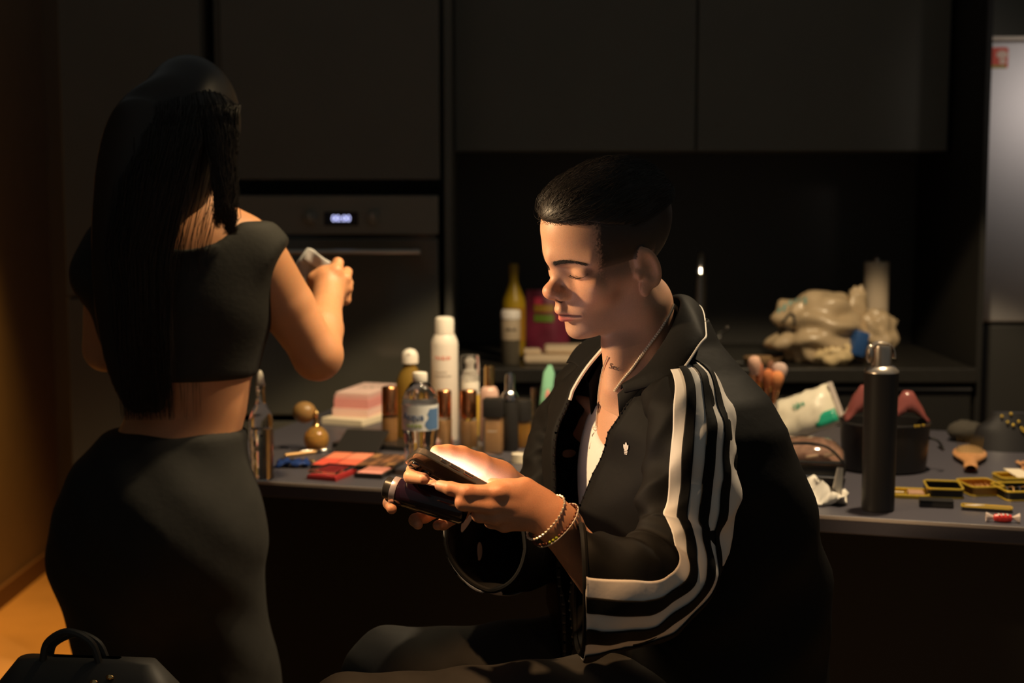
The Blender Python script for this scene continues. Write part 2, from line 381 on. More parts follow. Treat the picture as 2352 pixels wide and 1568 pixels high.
def man_head_sdf(P):
    A = P.copy(); A[..., 1] = np.abs(A[..., 1])          # mirrored copy for paired features
    D = d_ell(P, (-.008, 0, .030), (.098, .0755, .083))
    D = smin(D, d_ell(P, (.038, 0, .042), (.0535, .045, .050)), .016)      # forehead
    D = smin(D, d_ell(P, (.030, 0, -.035), (.048, .054, .066)), .02)     # mid face
    D = smin(D, d_ell(A, (.049, .030, -.037), (.025, .025, .026)), .02)  # cheeks
    D = smin(D, d_ell(A, (.026, .049, -.024), (.018, .013, .011)), .018)  # cheekbones
    D = smin(D, d_cap(A, (-.004, .047, -.076), (.060, .018, -.101), .015, .012), .022)   # jaw
    D = smin(D, d_cap(A, (-.006, .054, -.030), (-.002, .048, -.078), .014, .015), .03)
    D = smin(D, d_ell(P, (.064, 0, -.066), (.027, .030, .032)), .022)    # muzzle
    D = smin(D, d_ell(P, (.0725, 0, -.1025), (.0165, .017, .0140)), .016) # chin
    D = smin(D, d_cap(A, (.0885, .0, .014), (.059, .046, .010), .0118, .009), .018)       # brow ridge
    D = smax(D, -d_ell(A, (.101, .030, -.006), (.018, .018, .011)), .012)               # sockets
    D = smin(D, d_ell(A, (.0655, .0320, -.0065), (.0140, .0158, .0125)), .004)          # lids
    D = smin(D, d_ell(A, (.062, .037, -.026), (.010, .018, .010)), .015)                # under the eye
    D = smin(D, d_cap(A, (.080, .006, -.010), (.080, .011, -.034), .0085, .0085), .012)      # flanks of the nose
    # nose
    D = smin(D, d_chain(P, [(.086, 0, .008), (.0875, 0, -.006), (.0920, 0, -.018), (.1045, 0, -.0300)], [.0085, .0070, .0072, .0090]), .010)
    D = smin(D, d_ell(P, (.1055, 0, -.0320), (.0098, .0105, .0092)), .008)
    D = smin(D, d_ell(A, (.0930, .0120, -.0390), (.0120, .0065, .0085)), .006)
    D = smin(D, d_cap(P, (.103, 0, -.040), (.094, 0, -.048), .0050, .0050), .006)
    D = smax(D, -d_ell(A, (.0980, .0072, -.0465), (.0065, .0030, .0045)), .003)
    # lips
    up = d_cap(A, (.0965, .0, -.0645), (.0780, .0240, -.0715), .0060, .0025)
    lo = d_cap(A, (.0932, .0, -.0770), (.0770, .0230, -.0745), .0074, .0030)
    D = smin(D, d_cap(A, (.0945, .003, -.0560), (.0970, .004, -.0622), .004, .0045), .008)
    D = smin(D, up, .005); D = smin(D, lo, .005)
    D = smax(D, -d_cap(A, (.1035, .0, -.0700), (.0815, .0262, -.0735), .0012, .0012), .003)
    D = smax(D, -d_ell(P, (.1025, 0, -.0892), (.011, .020, .005)), .010)
    # ears
    M = rotm(rz=R_(-24), ry=R_(10))
    ear = d_ell(A, (-.009, .0775, -.022), (.0170, .0062, .0315), M)
    ear = smax(ear, -d_ell(A, (-.0065, .0860, -.021), (.0115, .0085, .0240), M), .003)
    ear = smin(ear, d_ell(A, (.000, .0745, -.052), (.0085, .0050, .0110)), .008)
    ear = smin(ear, d_ell(A, (.007, .0745, -.028), (.0050, .0045, .0075)), .005)
    D = smin(D, ear, .004)
    # neck down to the collar bones
    na, nb = hl([at(1468, 700, 1.985), at(1474, 900, 1.995)]).astype(np.float32)
    D = smin(D, d_cap(P, na, nb, .049, .054), .035)
    nc = hl([at(1418, 800, 1.955), at(1415, 890, 1.95)]).astype(np.float32)
    D = smin(D, d_cap(P, nc[0], nc[1], .018, .016), .03)               # throat
    if P.shape[0] > 60: D = smin(D, (chest_sdf((P @ (HS*HR.T).astype(np.float32)) + HO.astype(np.float32))) / HS, .03)
    return D
def man_head():
    f = Field((-.130, -.110, -.225), (.130, .110, .125), .0020)
    vs, fs = nets(man_head_sdf(f.P), f.lo, f.h); return relax(vs, fs, 1, .35), fs
def man_head_colour(v):
    x, y, z = v.T; ay = np.abs(y); n = len(v); col = np.tile(SKIN, (n, 1))
    def mix(w, c):
        nonlocal col
        w = np.clip(w, 0, 1)[:, None]; col = col * (1 - w) + np.array(c) * w
    A = v.copy(); A[:, 1] = ay; A = A.astype(np.float32)
    sm = lambda t: np.clip(t, 0, 1) ** 2 * (3 - 2 * np.clip(t, 0, 1))
    # beard shadow along jaw, chin and upper lip
    b = sm((-.050 - z - .35 * np.maximum(0, x - .05)) / .03) * (z > -.135) * sm((x + .005) / .03)
    mix(b * .30, (.24, .17, .14))
    mix(.55 * sm(1 - np.abs(d_ell(A, (.06, .045, -.035), (.03, .03, .02))) / .02) * (x > .03), SKIN * (1.06, .90, .84))
    mix(sm(1 - d_ell(A, (.108, .0, -.034), (.012, .012, .012)) / .012) * .5, SKIN * (1.08, .80, .72))   # nose tip
    up = d_cap(A, (.0965, 0, -.0660), (.0785, .0240, -.0720), .0048, .0012); lo = d_cap(A, (.0930, 0, -.0765), (.0775, .0230, -.0745), .0070, .0020)
    mix(sm((.0020 - np.minimum(up, lo)) / .0018) * (z < -.0625), (.60, .165, .13))
    mix(sm((.0018 - d_cap(A, (.1035, 0, -.0700), (.0815, .0262, -.0735), .0012)) / .0012), (.09, .03, .025))
    # lash line and outer corner
    mix(.8 * sm((.0022 - d_cap(A, (.0800, .028, -.0130), (.070, .0460, -.0085), .0006)) / .002), (.06, .035, .03))
    mix(.55 * sm((.007 - d_ell(A, (.068, .0455, -.005), (.004, .004, .004))) / .007), (.16, .07, .05))
    mix(sm((.003 - d_ell(A, (.0980, .0072, -.0465), (.0050, .0022, .0035))) / .002), (.08, .03, .02))
    # close-cropped hair at the sides and back (fade), sideburn
    front = .060 - .006 * sm((z - .03) / .03) + .02 * sm((z - .055) / .015)
    jit = np.random.default_rng(4); front = front + jit.normal(0, .0022, n)
    fade = sm((z + .045) / .055) * sm((front - x) / .012) * ((ay < .0745) | (z > .010)) * (z > -.06)
    back = sm((-.022 - x) / .014) * sm((z + .085) / .04)
    mix(np.maximum(fade * (z > -.005) + fade * (x > .014) * (z <= -.005) * .8, back) * .97, (.014, .010, .008))
    # brows
    for a, c in (((.0940, .010, .0095), (.0800, .031, .0135)), ((.0800, .031, .0135), (.0640, .049, .0075))):
        mix(.6 * sm((.0060 - d_cap(A, a, c, .0012)) / .004), (.05, .03, .02))
    return col
def strand_mesh(paths, r):
    """paths (N, K, 3) -> thin tapering three-sided hairs"""
    N, K, _ = paths.shape; T = np.gradient(paths, axis=1); T /= np.linalg.norm(T, axis=2)[..., None] + 1e-9
    a = np.cross(T, np.array([.31, .52, .79])); a /= np.linalg.norm(a, axis=2)[..., None] + 1e-9; b = np.cross(T, a)
    t = np.linspace(0, 1, K); rr = (np.asarray(r).reshape(-1, 1) * np.sqrt(1.02 - t)[None])[..., None]
    ring = [paths + rr * (a * math.cos(q) + b * math.sin(q)) for q in (0, 2.094, 4.189)]
    vs = np.stack(ring, 2).reshape(-1, 3)
    i = np.arange(N)[:, None, None]; k = np.arange(K-1)[None, :, None]; j = np.arange(3)[None, None, :]
    base = (i * K + k) * 3; q = np.stack([base + j, base + (j+1) % 3, base + 3 + (j+1) % 3, base + 3 + j], -1).reshape(-1, 4)
    return vs, q
def man_hair_sdf(P):
    D = d_ell(P, (-.008, 0, .046), (.100, .0745, .0675))
    D = smin(D, d_ell(P, (.042, 0, .0755), (.046, .041, .0265)), .02)
    x, y, z = P[..., 0], P[..., 1], P[..., 2]
    line = .0655 - .35 * np.clip(.055 - x, 0, .075) - .10 * np.maximum(0, np.abs(y) - .02) - .95 * np.maximum(0, -.020 - x)
    line = np.maximum(line, -.045)
    return smax(D, line - z, .006)
def man_hair():
    f = Field((-.125, -.09, -.055), (.11, .09, .13), .0026); vs, fs = nets(man_hair_sdf(f.P), f.lo, f.h); vs = relax(vs, fs, 2, .4)
    cap = (vs, fs)
    rng = np.random.default_rng(3)
    # strands lie along the cap, combed from the forehead up and back with a slight sweep
    e = .001
    def grad(p):
        p = p.astype(np.float32); g = np.stack([man_hair_sdf(p + np.eye(3, dtype=np.float32)[i]*e) - man_hair_sdf(p - np.eye(3, dtype=np.float32)[i]*e) for i in range(3)], -1)
        return g / (np.linalg.norm(g, axis=-1)[..., None] + 1e-9)
    keep = vs[(vs[:, 2] > .040)]; p = keep[rng.integers(0, len(keep), 3600)] + rng.normal(0, .001, (3600, 3))
    path = [p]; sweep = rng.normal(.15, .30, 3600); lift = rng.uniform(.0003, .0022, 3600)
    for k in range(6):
        n = grad(p); d = np.stack([-np.ones(3600), sweep, .12 * np.ones(3600)], -1); d = d - n * (d * n).sum(1)[:, None]; d /= np.linalg.norm(d, axis=1)[:, None]
        s = man_hair_sdf(p.astype(np.float32)); p = p + d * .0058 + n * (lift * (1 if k < 4 else .2) - .4 * np.maximum(s - .003, 0))[:, None] - n * (.4*np.minimum(s, 0))[:, None]
        path.append(p)
    paths = np.stack(path, 1)
    # short fringe hairs over the hairline
    q = np.stack([rng.uniform(.080, .094, 260), rng.uniform(-.05, .05, 260), np.full(260, .068)], -1); q[:, 0] = .0880 - 9.5 * q[:, 1]**2 + rng.normal(0, .001, 260)
    d0 = np.stack([rng.uniform(.1, .5, 260), rng.normal(.2, .5, 260), -rng.uniform(.3, .9, 260)], -1)
    fr = np.stack([q + d0 * (.0014 * k) + np.array([0, 0, .00025]) * k * k for k in range(7)], 1)
    sv, sf = strand_mesh(np.concatenate([paths, fr]), np.r_[rng.uniform(.00016, .0004, 3600), np.full(260, .00013)])
    return cap, (sv, sf)
def brow_hairs(side):
    rng = np.random.default_rng(5); t = rng.uniform(0, 1, 420); c = spline([(.0955, .009, .0090), (.0880, .020, .0118), (.0790, .032, .0135), (.0625, .049, .0080)], 20)
    q = c[np.minimum((t * 60).astype(int), 60)]; wd = .0034 * (1 - .55 * t); q = q + np.stack([0*t, 0*t, rng.uniform(-1, 1, 420) * wd], -1)
    # drop each root onto the skin
    xs = np.arange(.045, .110, .0006, dtype=np.float32); G = np.stack(np.broadcast_arrays(xs[None, :], q[:, 1:2], q[:, 2:3]), -1).astype(np.float32)
    D = man_head_sdf(G[:, None]).reshape(G.shape[:2]); ix = (D < 0).cumsum(1).argmax(1); q[:, 0] = xs[ix]
    d = np.stack([-.55 * np.ones(420), .8 * np.ones(420), .55 - 1.0 * t + rng.normal(0, .15, 420)], -1)
    path = np.stack([q + d * .0016 * k + np.array([.0006, .0003, 0]) * min(k, 2) for k in range(4)], 1); path[..., 1] *= side
    return strand_mesh(path, np.full(420, .00026))
def lash_hairs(side):
    rng = np.random.default_rng(6); n = 46; t = np.linspace(0, 1, n); c = spline([(.0815, .0205, -.0115), (.0800, .030, -.0140), (.0765, .039, -.0125), (.0705, .0465, -.0085)], 16); q = c[np.minimum((t * 48).astype(int), 48)]
    d = np.stack([.9 - .5*t, -.15 + .8*t + rng.normal(0, .1, n), -.7 + .0*t], -1)
    path = np.stack([q + d * .0012 * k + np.array([0, 0, .00022]) * k * k for k in range(5)], 1); path[..., 1] *= side
    line = np.stack([c[:-1], c[1:]], 1); line[..., 1] *= side
    a = strand_mesh(path, np.full(n, .00022)); b = strand_mesh(line, np.full(len(line), .00075))
    return np.concatenate([a[0], b[0]]), np.concatenate([a[1], b[1] + len(a[0])])
# ------------------------------------------------------------------ the seated man: arms, hands, chest
m_skin = mat('skin', (.56, .33, .22), .47, attr='Col', vary=.07, scale=700, bump=.12, bscale=1400, sss=.3)
m_hair = mat('black_hair', (.022, .016, .012), .48, spec=.45)
def W(x, y, Y): return at(x, y, Y)
def finger(P, D, pts, rs, k=.005):
    e = d_chain(P, pts, rs); return e if D is None else smin(D, e, k)
def region(pts, pad, h):
    a = V(pts); return Field(a.min(0) - pad, a.max(0) + pad, h)
def left_hand(P=None):
    wr, kn = W(1300, 1198, 1.705), W(1140, 1148, 1.698)
    el = W(1478, 1395, 1.80)
    f = region([W(1003, 1100, 1.69), W(1003, 1215, 1.76), W(1400, 1310, 1.79), W(1200, 1100, 1.76)], .025, .0016); field = P is None
    if field: P = f.P
    ax = (kn - wr); ax /= np.linalg.norm(ax); dp = np.array([0, 1., 0]); dp -= ax * dp.dot(ax); dp /= np.linalg.norm(dp); up = np.cross(dp, ax); M = np.stack([ax, dp, up], 1)
    D = d_ell(P, W(1190, 1156, 1.703), (.047, .0150, .0295), M)
    q = (P - wr.astype(np.float32)) @ M.astype(np.float32)
    D = smin(D, d_ell(P, W(1256, 1184, 1.706), (.045, .0160, .0220), M), .016)
    fa = W(1290, 1196, 1.706); sq = P.copy()
    D = smin(D, d_cap(P, W(1274, 1188, 1.708), W(1420, 1345, 1.77), .0180, .026), .018); D = smin(D, d_cap(P, W(1278, 1218, 1.708), W(1400, 1372, 1.77), .0180, .026), .018)
    D = finger(P, D, [W(1190, 1132, 1.702), W(1140, 1132, 1.694), W(1075, 1130, 1.690), W(1036, 1122, 1.700), W(1011, 1115, 1.712)], [.012, .0102, .0092, .0082, .0070], .006)
    D = finger(P, D, [W(1180, 1158, 1.700), W(1128, 1160, 1.692), W(1064, 1154, 1.692), W(1074, 1150, 1.725), W(1098, 1138, 1.745)], [.012, .0105, .0096, .0086, .0070], .005)
    D = finger(P, D, [W(1185, 1180, 1.703), W(1138, 1186, 1.697), W(1101, 1182, 1.702), W(1108, 1174, 1.735), W(1130, 1160, 1.748)], [.012, .0100, .0090, .0080, .0068], .005)
    D = finger(P, D, [W(1195, 1198, 1.706), W(1158, 1205, 1.706), W(1128, 1198, 1.718), W(1140, 1188, 1.745)], [.011, .0088, .0078, .0066], .005)
    D = finger(P, D, [W(1245, 1150, 1.712), W(1206, 1120, 1.712), W(1165, 1118, 1.742), W(1130, 1112, 1.765)], [.0145, .0120, .0098, .0080], .010)
    D = smin(D, d_ell(P, W(1148, 1131, 1.690), (.010, .008, .008)), .006)      # knuckle
    if not field: return D
    vs, fs = nets(D, f.lo, f.h); return relax(vs, fs, 1, .4), fs
def right_hand():
    f = region([W(895, 1040, 1.76), W(895, 1210, 1.86), W(1235, 1020, 1.76), W(1235, 1200, 2.0)], .02, .0018); P = f.P
    wr, kn = W(1165, 1108, 1.862), W(1055, 1110, 1.835)
    ax = kn - wr; ax /= np.linalg.norm(ax); up = np.array([.0, -.35, 1.]); up -= ax * up.dot(ax); up /= np.linalg.norm(up); M = np.stack([ax, np.cross(up, ax), up], 1)
    D = d_ell(P, W(1092, 1108, 1.842), (.050, .0155, .0330), M)
    D = smin(D, d_cap(P, W(1150, 1104, 1.862), W(1225, 1170, 2.02), .0235, .032), .02)
    D = finger(P, D, [W(1140, 1092, 1.850), W(1100, 1068, 1.822), W(1060, 1047, 1.803), W(1028, 1040, 1.790), W(1003, 1037, 1.782)], [.018, .0165, .0128, .0108, .0085], .012)
    D = finger(P, D, [W(1060, 1095, 1.838), W(1000, 1082, 1.842), W(950, 1080, 1.825), W(943, 1094, 1.788), W(974, 1099, 1.757)], [.012, .0100, .0092, .0086, .0074])
    D = finger(P, D, [W(1060, 1115, 1.840), W(990, 1120, 1.862), W(915, 1135, 1.850), W(895, 1155, 1.818), W(900, 1168, 1.800)], [.012, .0100, .0092, .0084, .0070])
    D = finger(P, D, [W(1068, 1132, 1.842), W(1030, 1160, 1.865), W(975, 1185, 1.850), W(954, 1194, 1.818), W(960, 1204, 1.802)], [.012, .0095, .0090, .0082, .0068])
    D = finger(P, D, [W(1085, 1145, 1.845), W(1060, 1180, 1.860), W(1018, 1203, 1.845), W(1005, 1206, 1.818)], [.011, .0085, .0078, .0066])
    vs, fs = nets(D, f.lo, f.h); return relax(vs, fs, 1, .4), fs
def man_chest():
    f = region([(-.03, 1.66, .74), (.42, 2.26, 1.17)], .03, .005); P = f.P; D = chest_sdf(P) + .0015
    # upper arms and forearms inside the sleeves
    D = smin(D, d_chain(P, [np.array([.215, 1.99, 1.085]) + BL*.125, W(1580, 1000, 1.815), W(1545, 1290, 1.765), W(1478, 1372, 1.785), W(1405, 1345, 1.770)], [.036, .036, .036, .034, .029]), .02)
    D = smin(D, d_chain(P, [np.array([.215, 1.99, 1.085]) - BL*.125, W(1305, 1005, 2.15), W(1262, 1180, 2.11), W(1222, 1168, 2.01)], [.032, .034, .032, .025]), .02)
    vs, fs = nets(D, f.lo, f.h); return relax(vs, fs, 2, .4), fs
man = thing('person', 'seated person in black tracksuit jacket looking down at a phone', 'person', (.26, 2.0, 0))
MO = np.array(man.location)
def mobj(name, me, m, parent=None, **k):
    """mesh in world coordinates hung under the man"""
    o = obj(name, me, m, parent or man, **k); 
    if parent is None: o.location = tuple(-MO)
    return o
def build_man_body():
    hv, hf = man_head(); lv, lf = left_hand(); rv, rf = right_hand(); cv, cf = man_chest()
    hcol = man_head_colour(hv); rng = np.random.default_rng(1)
    def hand_col(v): return np.tile(SKIN * (1.0, .86, .76), (len(v), 1))
    lc, rc = hand_col(lv), hand_col(rv)
    def dab(v, c, p, r, colr, a):
        t = np.clip(1 - np.linalg.norm(v - np.asarray(p), axis=1) / r, 0, 1)[:, None] * a; c[:] = c * (1 - t) + np.array(colr) * t
    # nails and pinker joints
    for p in (W(1036, 1122, 1.692), W(1075, 1128, 1.682), W(1058, 1152, 1.690), W(1094, 1180, 1.70), W(1140, 1130, 1.688)): dab(lv, lc, p, .013, SKIN * (1.0, .72, .62), .55)
    dab(lv, lc, W(1006, 1111, 1.706), .009, (.72, .42, .34), .7); dab(rv, rc, W(980, 1096, 1.748), .008, (.72, .42, .34), .8)
    # dark lettering tattoo on the right wrist
    for k, (x, y) in enumerate(((1121, 1090), (1127, 1086), (1123, 1098), (1129, 1094), (1125, 1104), (1148, 1098), (1155, 1104), (1150, 1108))): dab(rv, rc, W(x, y, 1.842), .0045, (.05, .045, .04), .8)
    vs = np.concatenate([hw(hv), lv, rv, cv]); n1, n2, n3 = len(hv), len(hv) + len(lv), len(hv) + len(lv) + len(rv)
    fs = np.concatenate([hf, lf + n1, rf + n2, cf + n3]); col = np.concatenate([hcol, lc, rc, np.tile(SKIN * (1, .97, .95), (len(cv), 1))])
    mobj('body', np_mesh('man_body', vs, fs, col, True), m_skin)
    cap, st = man_hair()
    h = mobj('hair', np_mesh('man_hair', hw(cap[0]), cap[1]), m_hair)
    mobj('hair_strands', np_mesh('man_hair_strands', hw(st[0]), st[1]), m_hair, h, kind='stuff')
    for s in (1, -1):
        b = brow_hairs(s); mobj('eyebrow', np_mesh('eyebrow', hw(b[0]), b[1]), m_hair)
        b = lash_hairs(s); mobj('eyelashes', np_mesh('eyelashes', hw(b[0]), b[1]), m_hair)
build_man_body()
# small dark lettering tattooed on the neck
m_ink = mat('tattoo_ink', (.05, .035, .03), .6)
# ------------------------------------------------------------------ the seated man: clothes
m_jacket = mat('black_nylon', (.0068, .0062, .0056), .66, spec=.12, bump=.25, bscale=55)
m_white = mat('white_nylon', (.72, .66, .60), .55, bump=.2, bscale=60)
m_tank = mat('white_cotton', (.80, .74, .68), .85, bump=.35, bscale=90)
m_trouser = mat('black_trouser', (.016, .015, .014), .8, vary=.15, scale=40)
m_chrome = mat('polished_steel', (.75, .72, .68), .15, metal=1)
def fold(s, a, amp, seed=0.):
    """soft folds of loose cloth"""
    return amp * 1.5 * (np.sin(7*s + 2.3*a + seed) * .5 + np.sin(13*s - 3*a + 1.7*seed) * .35 + np.sin(23*s + 3*a + .6*seed) * .16 + np.sin(4*a + 3*seed) * .3 - np.abs(np.sin(9*s - 2.6*a + 2*seed)) * .5 + .3)
def sleeve_rings(path, ru, rv, ref, n=72, amp=.004, seed=0., steps=12):
    """path points, radius along ref (ru) and across (rv); angle 0 looks along ref"""
    P = spline(path, steps); RU = spline(np.array(ru)[:, None], steps)[:, 0]; RV = spline(np.array(rv)[:, None], steps)[:, 0]; RF = spline(ref, steps)
    T = np.gradient(P, axis=0); T /= np.linalg.norm(T, axis=1)[:, None]
    RF = RF - T * (RF * T).sum(1)[:, None]; RF /= np.linalg.norm(RF, axis=1)[:, None]; S = np.cross(T, RF)
    s = np.linspace(0, 1, len(P))
    def ring(ang, off=0):
        """ang (len(P), m) -> points (len(P), m, 3)"""
        a = np.asarray(ang); d = fold(s[:, None] * 3, a, amp, seed) * np.clip(s[:, None] * 4, .15, 1) + off
        return P[:, None] + RF[:, None] * ((RU[:, None] + d) * np.cos(a))[..., None] + S[:, None] * ((RV[:, None] + d) * np.sin(a))[..., None]
    return ring, s, P
def full(ring, s, n=128):
    a = np.broadcast_to(np.linspace(0, 2*math.pi, n, endpoint=False), (len(s), n)); return ring(a)
def band(ring, s, lo, hi, off, m=7, i0=0, i1=None):
    lo = np.broadcast_to(np.radians(lo), s.shape); hi = np.broadcast_to(np.radians(hi), s.shape); t = np.linspace(0, 1, m)
    return ring(lo[:, None] + (hi - lo)[:, None] * t, off)[i0:i1]
jacket_parts = []
# --- torso shell, open down the front
def torso():
    zs = np.array([.66, .72, .80, .88, .96, 1.03, 1.09, 1.13, 1.165, 1.200, 1.232]); n = 84
    cx = np.array([.262, .262, .256, .246, .232, .220, .211, .206, .205, .207, .210]); cy = np.array([2.005, 2.005, 2.004, 2.002, 1.998, 1.994, 1.992, 1.990, 1.990, 1.990, 1.990])
    fr = np.array([.165, .175, .178, .172, .160, .146, .128, .108, .086, .060, .050]); bk = np.array([.150, .158, .162, .164, .160, .152, .140, .122, .100, .076, .060])
    wd = np.array([.205, .215, .222, .224, .222, .216, .203, .176, .124, .084, .062])
    op = np.array([10, 11, 12, 12, 12, 13, 15, 18, 23, 30, 34.])
    z = spline(zs[:, None], 6)[:, 0]; ii = lambda a: np.interp(z, zs, a); cx, cy, fr, bk, wd, op = map(ii, (cx, cy, fr, bk, wd, op))
    opN = np.interp(z, zs, [-9, -8, -6, -4, 0, 6, 14, 24, 40, 60, 75])     # near edge comes further round
    t = np.linspace(0, 1, n); G = []
    for k in range(len(z)):
        a = np.radians(opN[k]) + t * (2*math.pi - np.radians(opN[k]) - np.radians(op[k])); c, s_ = np.cos(a), np.sin(a)
        e = .85; c2, s2 = np.sign(c)*np.abs(c)**e, np.sign(s_)*np.abs(s_)**e
        r = np.where(c2 > 0, fr[k], bk[k]); d = fold(z[k]*3, a*1.2, .0045, 1.1) * max(0, min(1, (1.19 - z[k])*8))
        G.append(np.array([cx[k], cy[k], z[k]]) + BF * ((r + d)*c2)[:, None] + BL * ((wd[k] + d)*s2)[:, None])
    return np.array(G)
TG = torso()
jacket = mobj('jacket', mesh('jacket', grid_surface(TG), angle=0), m_jacket, solid=.0025, offset=1)
jacket['label'] = 'black nylon track jacket with white sleeve panels'
# zip tapes down both front edges
for e, nm in ((0, 'zipper'), (-1, 'zipper')):
    edge = TG[:, e]; obj('zipper', tube(edge[2:44] + BF*.001, .0022, 6), m_jacket, jacket)
    obj('zipper_teeth', join(*[box(edge[int(2 + k*41/46)] + BF*.002, (.004, .004, .0022)) for k in range(46)]), mat('dark_zip_metal', (.06, .055, .05), .35, metal=.8), jacket, smooth=False, kind='stuff')
# --- near (left) sleeve
sp = [W(1520, 905, 1.945), W(1556, 905, 1.885), W(1580, 950, 1.835), W(1585, 1030, 1.805), W(1580, 1130, 1.790), W(1564, 1225, 1.775), W(1530, 1305, 1.745), W(1470, 1350, 1.715), W(1400, 1360, 1.700), W(1334, 1362, 1.698)]
su = [.034, .044, .050, .053, .055, .056, .058, .062, .066, .068]
sv = [.036, .048, .055, .058, .059, .060, .062, .072, .088, .098]
sr = [(.3, -1, .75), (.32, -1, .5), (.3, -1, .1), (.26, -1, 0), (.26, -1, 0), (.24, -1, -.12), (.15, -1, -.4), (.0, -1, -.75), (0, -1, -.95), (0, -1, -1.0)]
ringL, sL, PL = sleeve_rings(sp, su, sv, sr, amp=.0042, seed=.4)
obj('sleeve', grid_surface(full(ringL, sL), True), m_jacket, jacket, angle=0, solid=.002, offset=-1)
W0, W1 = np.interp(sL, [0, .1, .3, .62, .75, 1], [-28, -44, -64, -62, -58, -56]), np.interp(sL, [0, .1, .3, .62, .75, 1], [20, 32, 44, 50, 60, 66])
obj('sleeve_panel', grid_surface(band(ringL, sL, W0, W1, .0036, 49)), m_white, jacket, angle=0, solid=.0012, offset=1, label='white panel running down the outer sleeve')
for k in range(3):
    u0, u1 = (.30, .42) if k == 0 else (.53, .64) if k == 1 else (.75, .86)
    obj('stripe', grid_surface(band(ringL, sL, W0 + (W1-W0)*u0, W0 + (W1-W0)*u1, .0062, 9)), m_jacket, jacket, angle=0, solid=.001, offset=1, label='black stripe on the white sleeve panel')
hem = full(ringL, sL)[-1]; obj('cuff', tube(hem, .004, 8, closed=True), m_jacket, jacket)
# --- far (right) sleeve
sp2 = [W(1395, 862, 2.07), W(1352, 886, 2.120), W(1322, 945, 2.150), W(1300, 1020, 2.160), W(1278, 1105, 2.145), W(1245, 1190, 2.11), W(1200, 1240, 2.04), W(1150, 1238, 1.985), W(1115, 1225, 1.950)]
su2 = [.036, .044, .050, .056, .058, .062, .066, .066, .064]; sv2 = [.040, .046, .052, .058, .060, .066, .072, .078, .080]
sr2 = [(.3, 1, .4), (.3, 1, .2), (.3, 1, 0), (.3, 1, 0), (.2, 1, 0), (0, 1, -.2), (-.2, 1, -.5), (-.3, .8, -.8), (-.3, .8, -.8)]
ringR, sR, PR = sleeve_rings(sp2, su2, sv2, sr2, amp=.0042, seed=2.2)
obj('sleeve', grid_surface(full(ringR, sR), True), m_jacket, jacket, angle=0, solid=.002, offset=-1)
a0, a1 = np.interp(sR, [0, .2, 1], [-26, -48, -58]), np.interp(sR, [0, .2, 1], [24, 46, 58])
obj('sleeve_panel', grid_surface(band(ringR, sR, a0, a1, .0036, 41)), m_white, jacket, angle=0, solid=.0012, offset=1, label='white panel on the far sleeve')
for u0, u1 in ((.28, .40), (.48, .59), (.68, .79)):
    obj('stripe', grid_surface(band(ringR, sR, a0 + (a1-a0)*u0, a0 + (a1-a0)*u1, .0062, 8)), m_jacket, jacket, angle=0, solid=.001, offset=1, label='black stripe on the far sleeve panel')
obj('cuff', tube(full(ringR, sR)[-1], .004, 8, closed=True), m_jacket, jacket)
# --- turned-down collar: near wing, back, far wing
inner = [W(1424, 897, 1.880), W(1480, 846, 1.880), W(1533, 770, 1.905), W(1562, 695, 1.965), W(1530, 690, 2.05), W(1465, 750, 2.075), W(1400, 790, 2.045), W(1345, 872, 2.020)]
outer = [W(1432, 905, 1.868), W(1545, 868, 1.838), W(1606, 792, 1.862), W(1621, 762, 1.905), W(1596, 700, 2.09), W(1480, 775, 2.13), W(1345, 785, 2.11), W(1298, 835, 2.075)]
mid = [V(a)[0]*.5 + V(b)[0]*.5 + np.array([0, 0, .011]) for a, b in zip(inner, outer)]
ci, cm, co = spline(inner, 8), spline(mid, 8), spline(outer, 8)
CG = np.stack([ci, ci*.65 + cm*.35 + [0, 0, .004], cm, cm*.5 + co*.5 + [0, 0, .003], co], 0)
obj('collar', grid_surface(CG), m_jacket, jacket, angle=0, solid=.003, sub=1)
obj('piping', tube(co[8:34], .0017, 6), mat('cream_piping', (.80, .74, .66), .6), jacket, label='cream piping along the collar edge')
obj('piping', tube(co[44:50], .0017, 6), MATS['cream_piping'], jacket)
# inner stand of the collar
st0 = spline([W(1418, 905, 1.900), W(1476, 850, 1.898), W(1528, 778, 1.920), W(1558, 708, 1.968), W(1520, 700, 2.04), W(1460, 760, 2.06), W(1402, 800, 2.035), W(1352, 880, 2.012)], 6); st1 = st0 + np.array([.004, 0, -.045])
obj('collar_stand', grid_surface(np.stack([st0, st1], 0)), m_jacket, jacket, angle=0, solid=.002)
# cream facing inside the far front edge
fe = TG[:, -1][40:56]; obj('piping', tube(fe + BF*.004 + BL*.006, .0028, 6), MATS['cream_piping'], jacket)
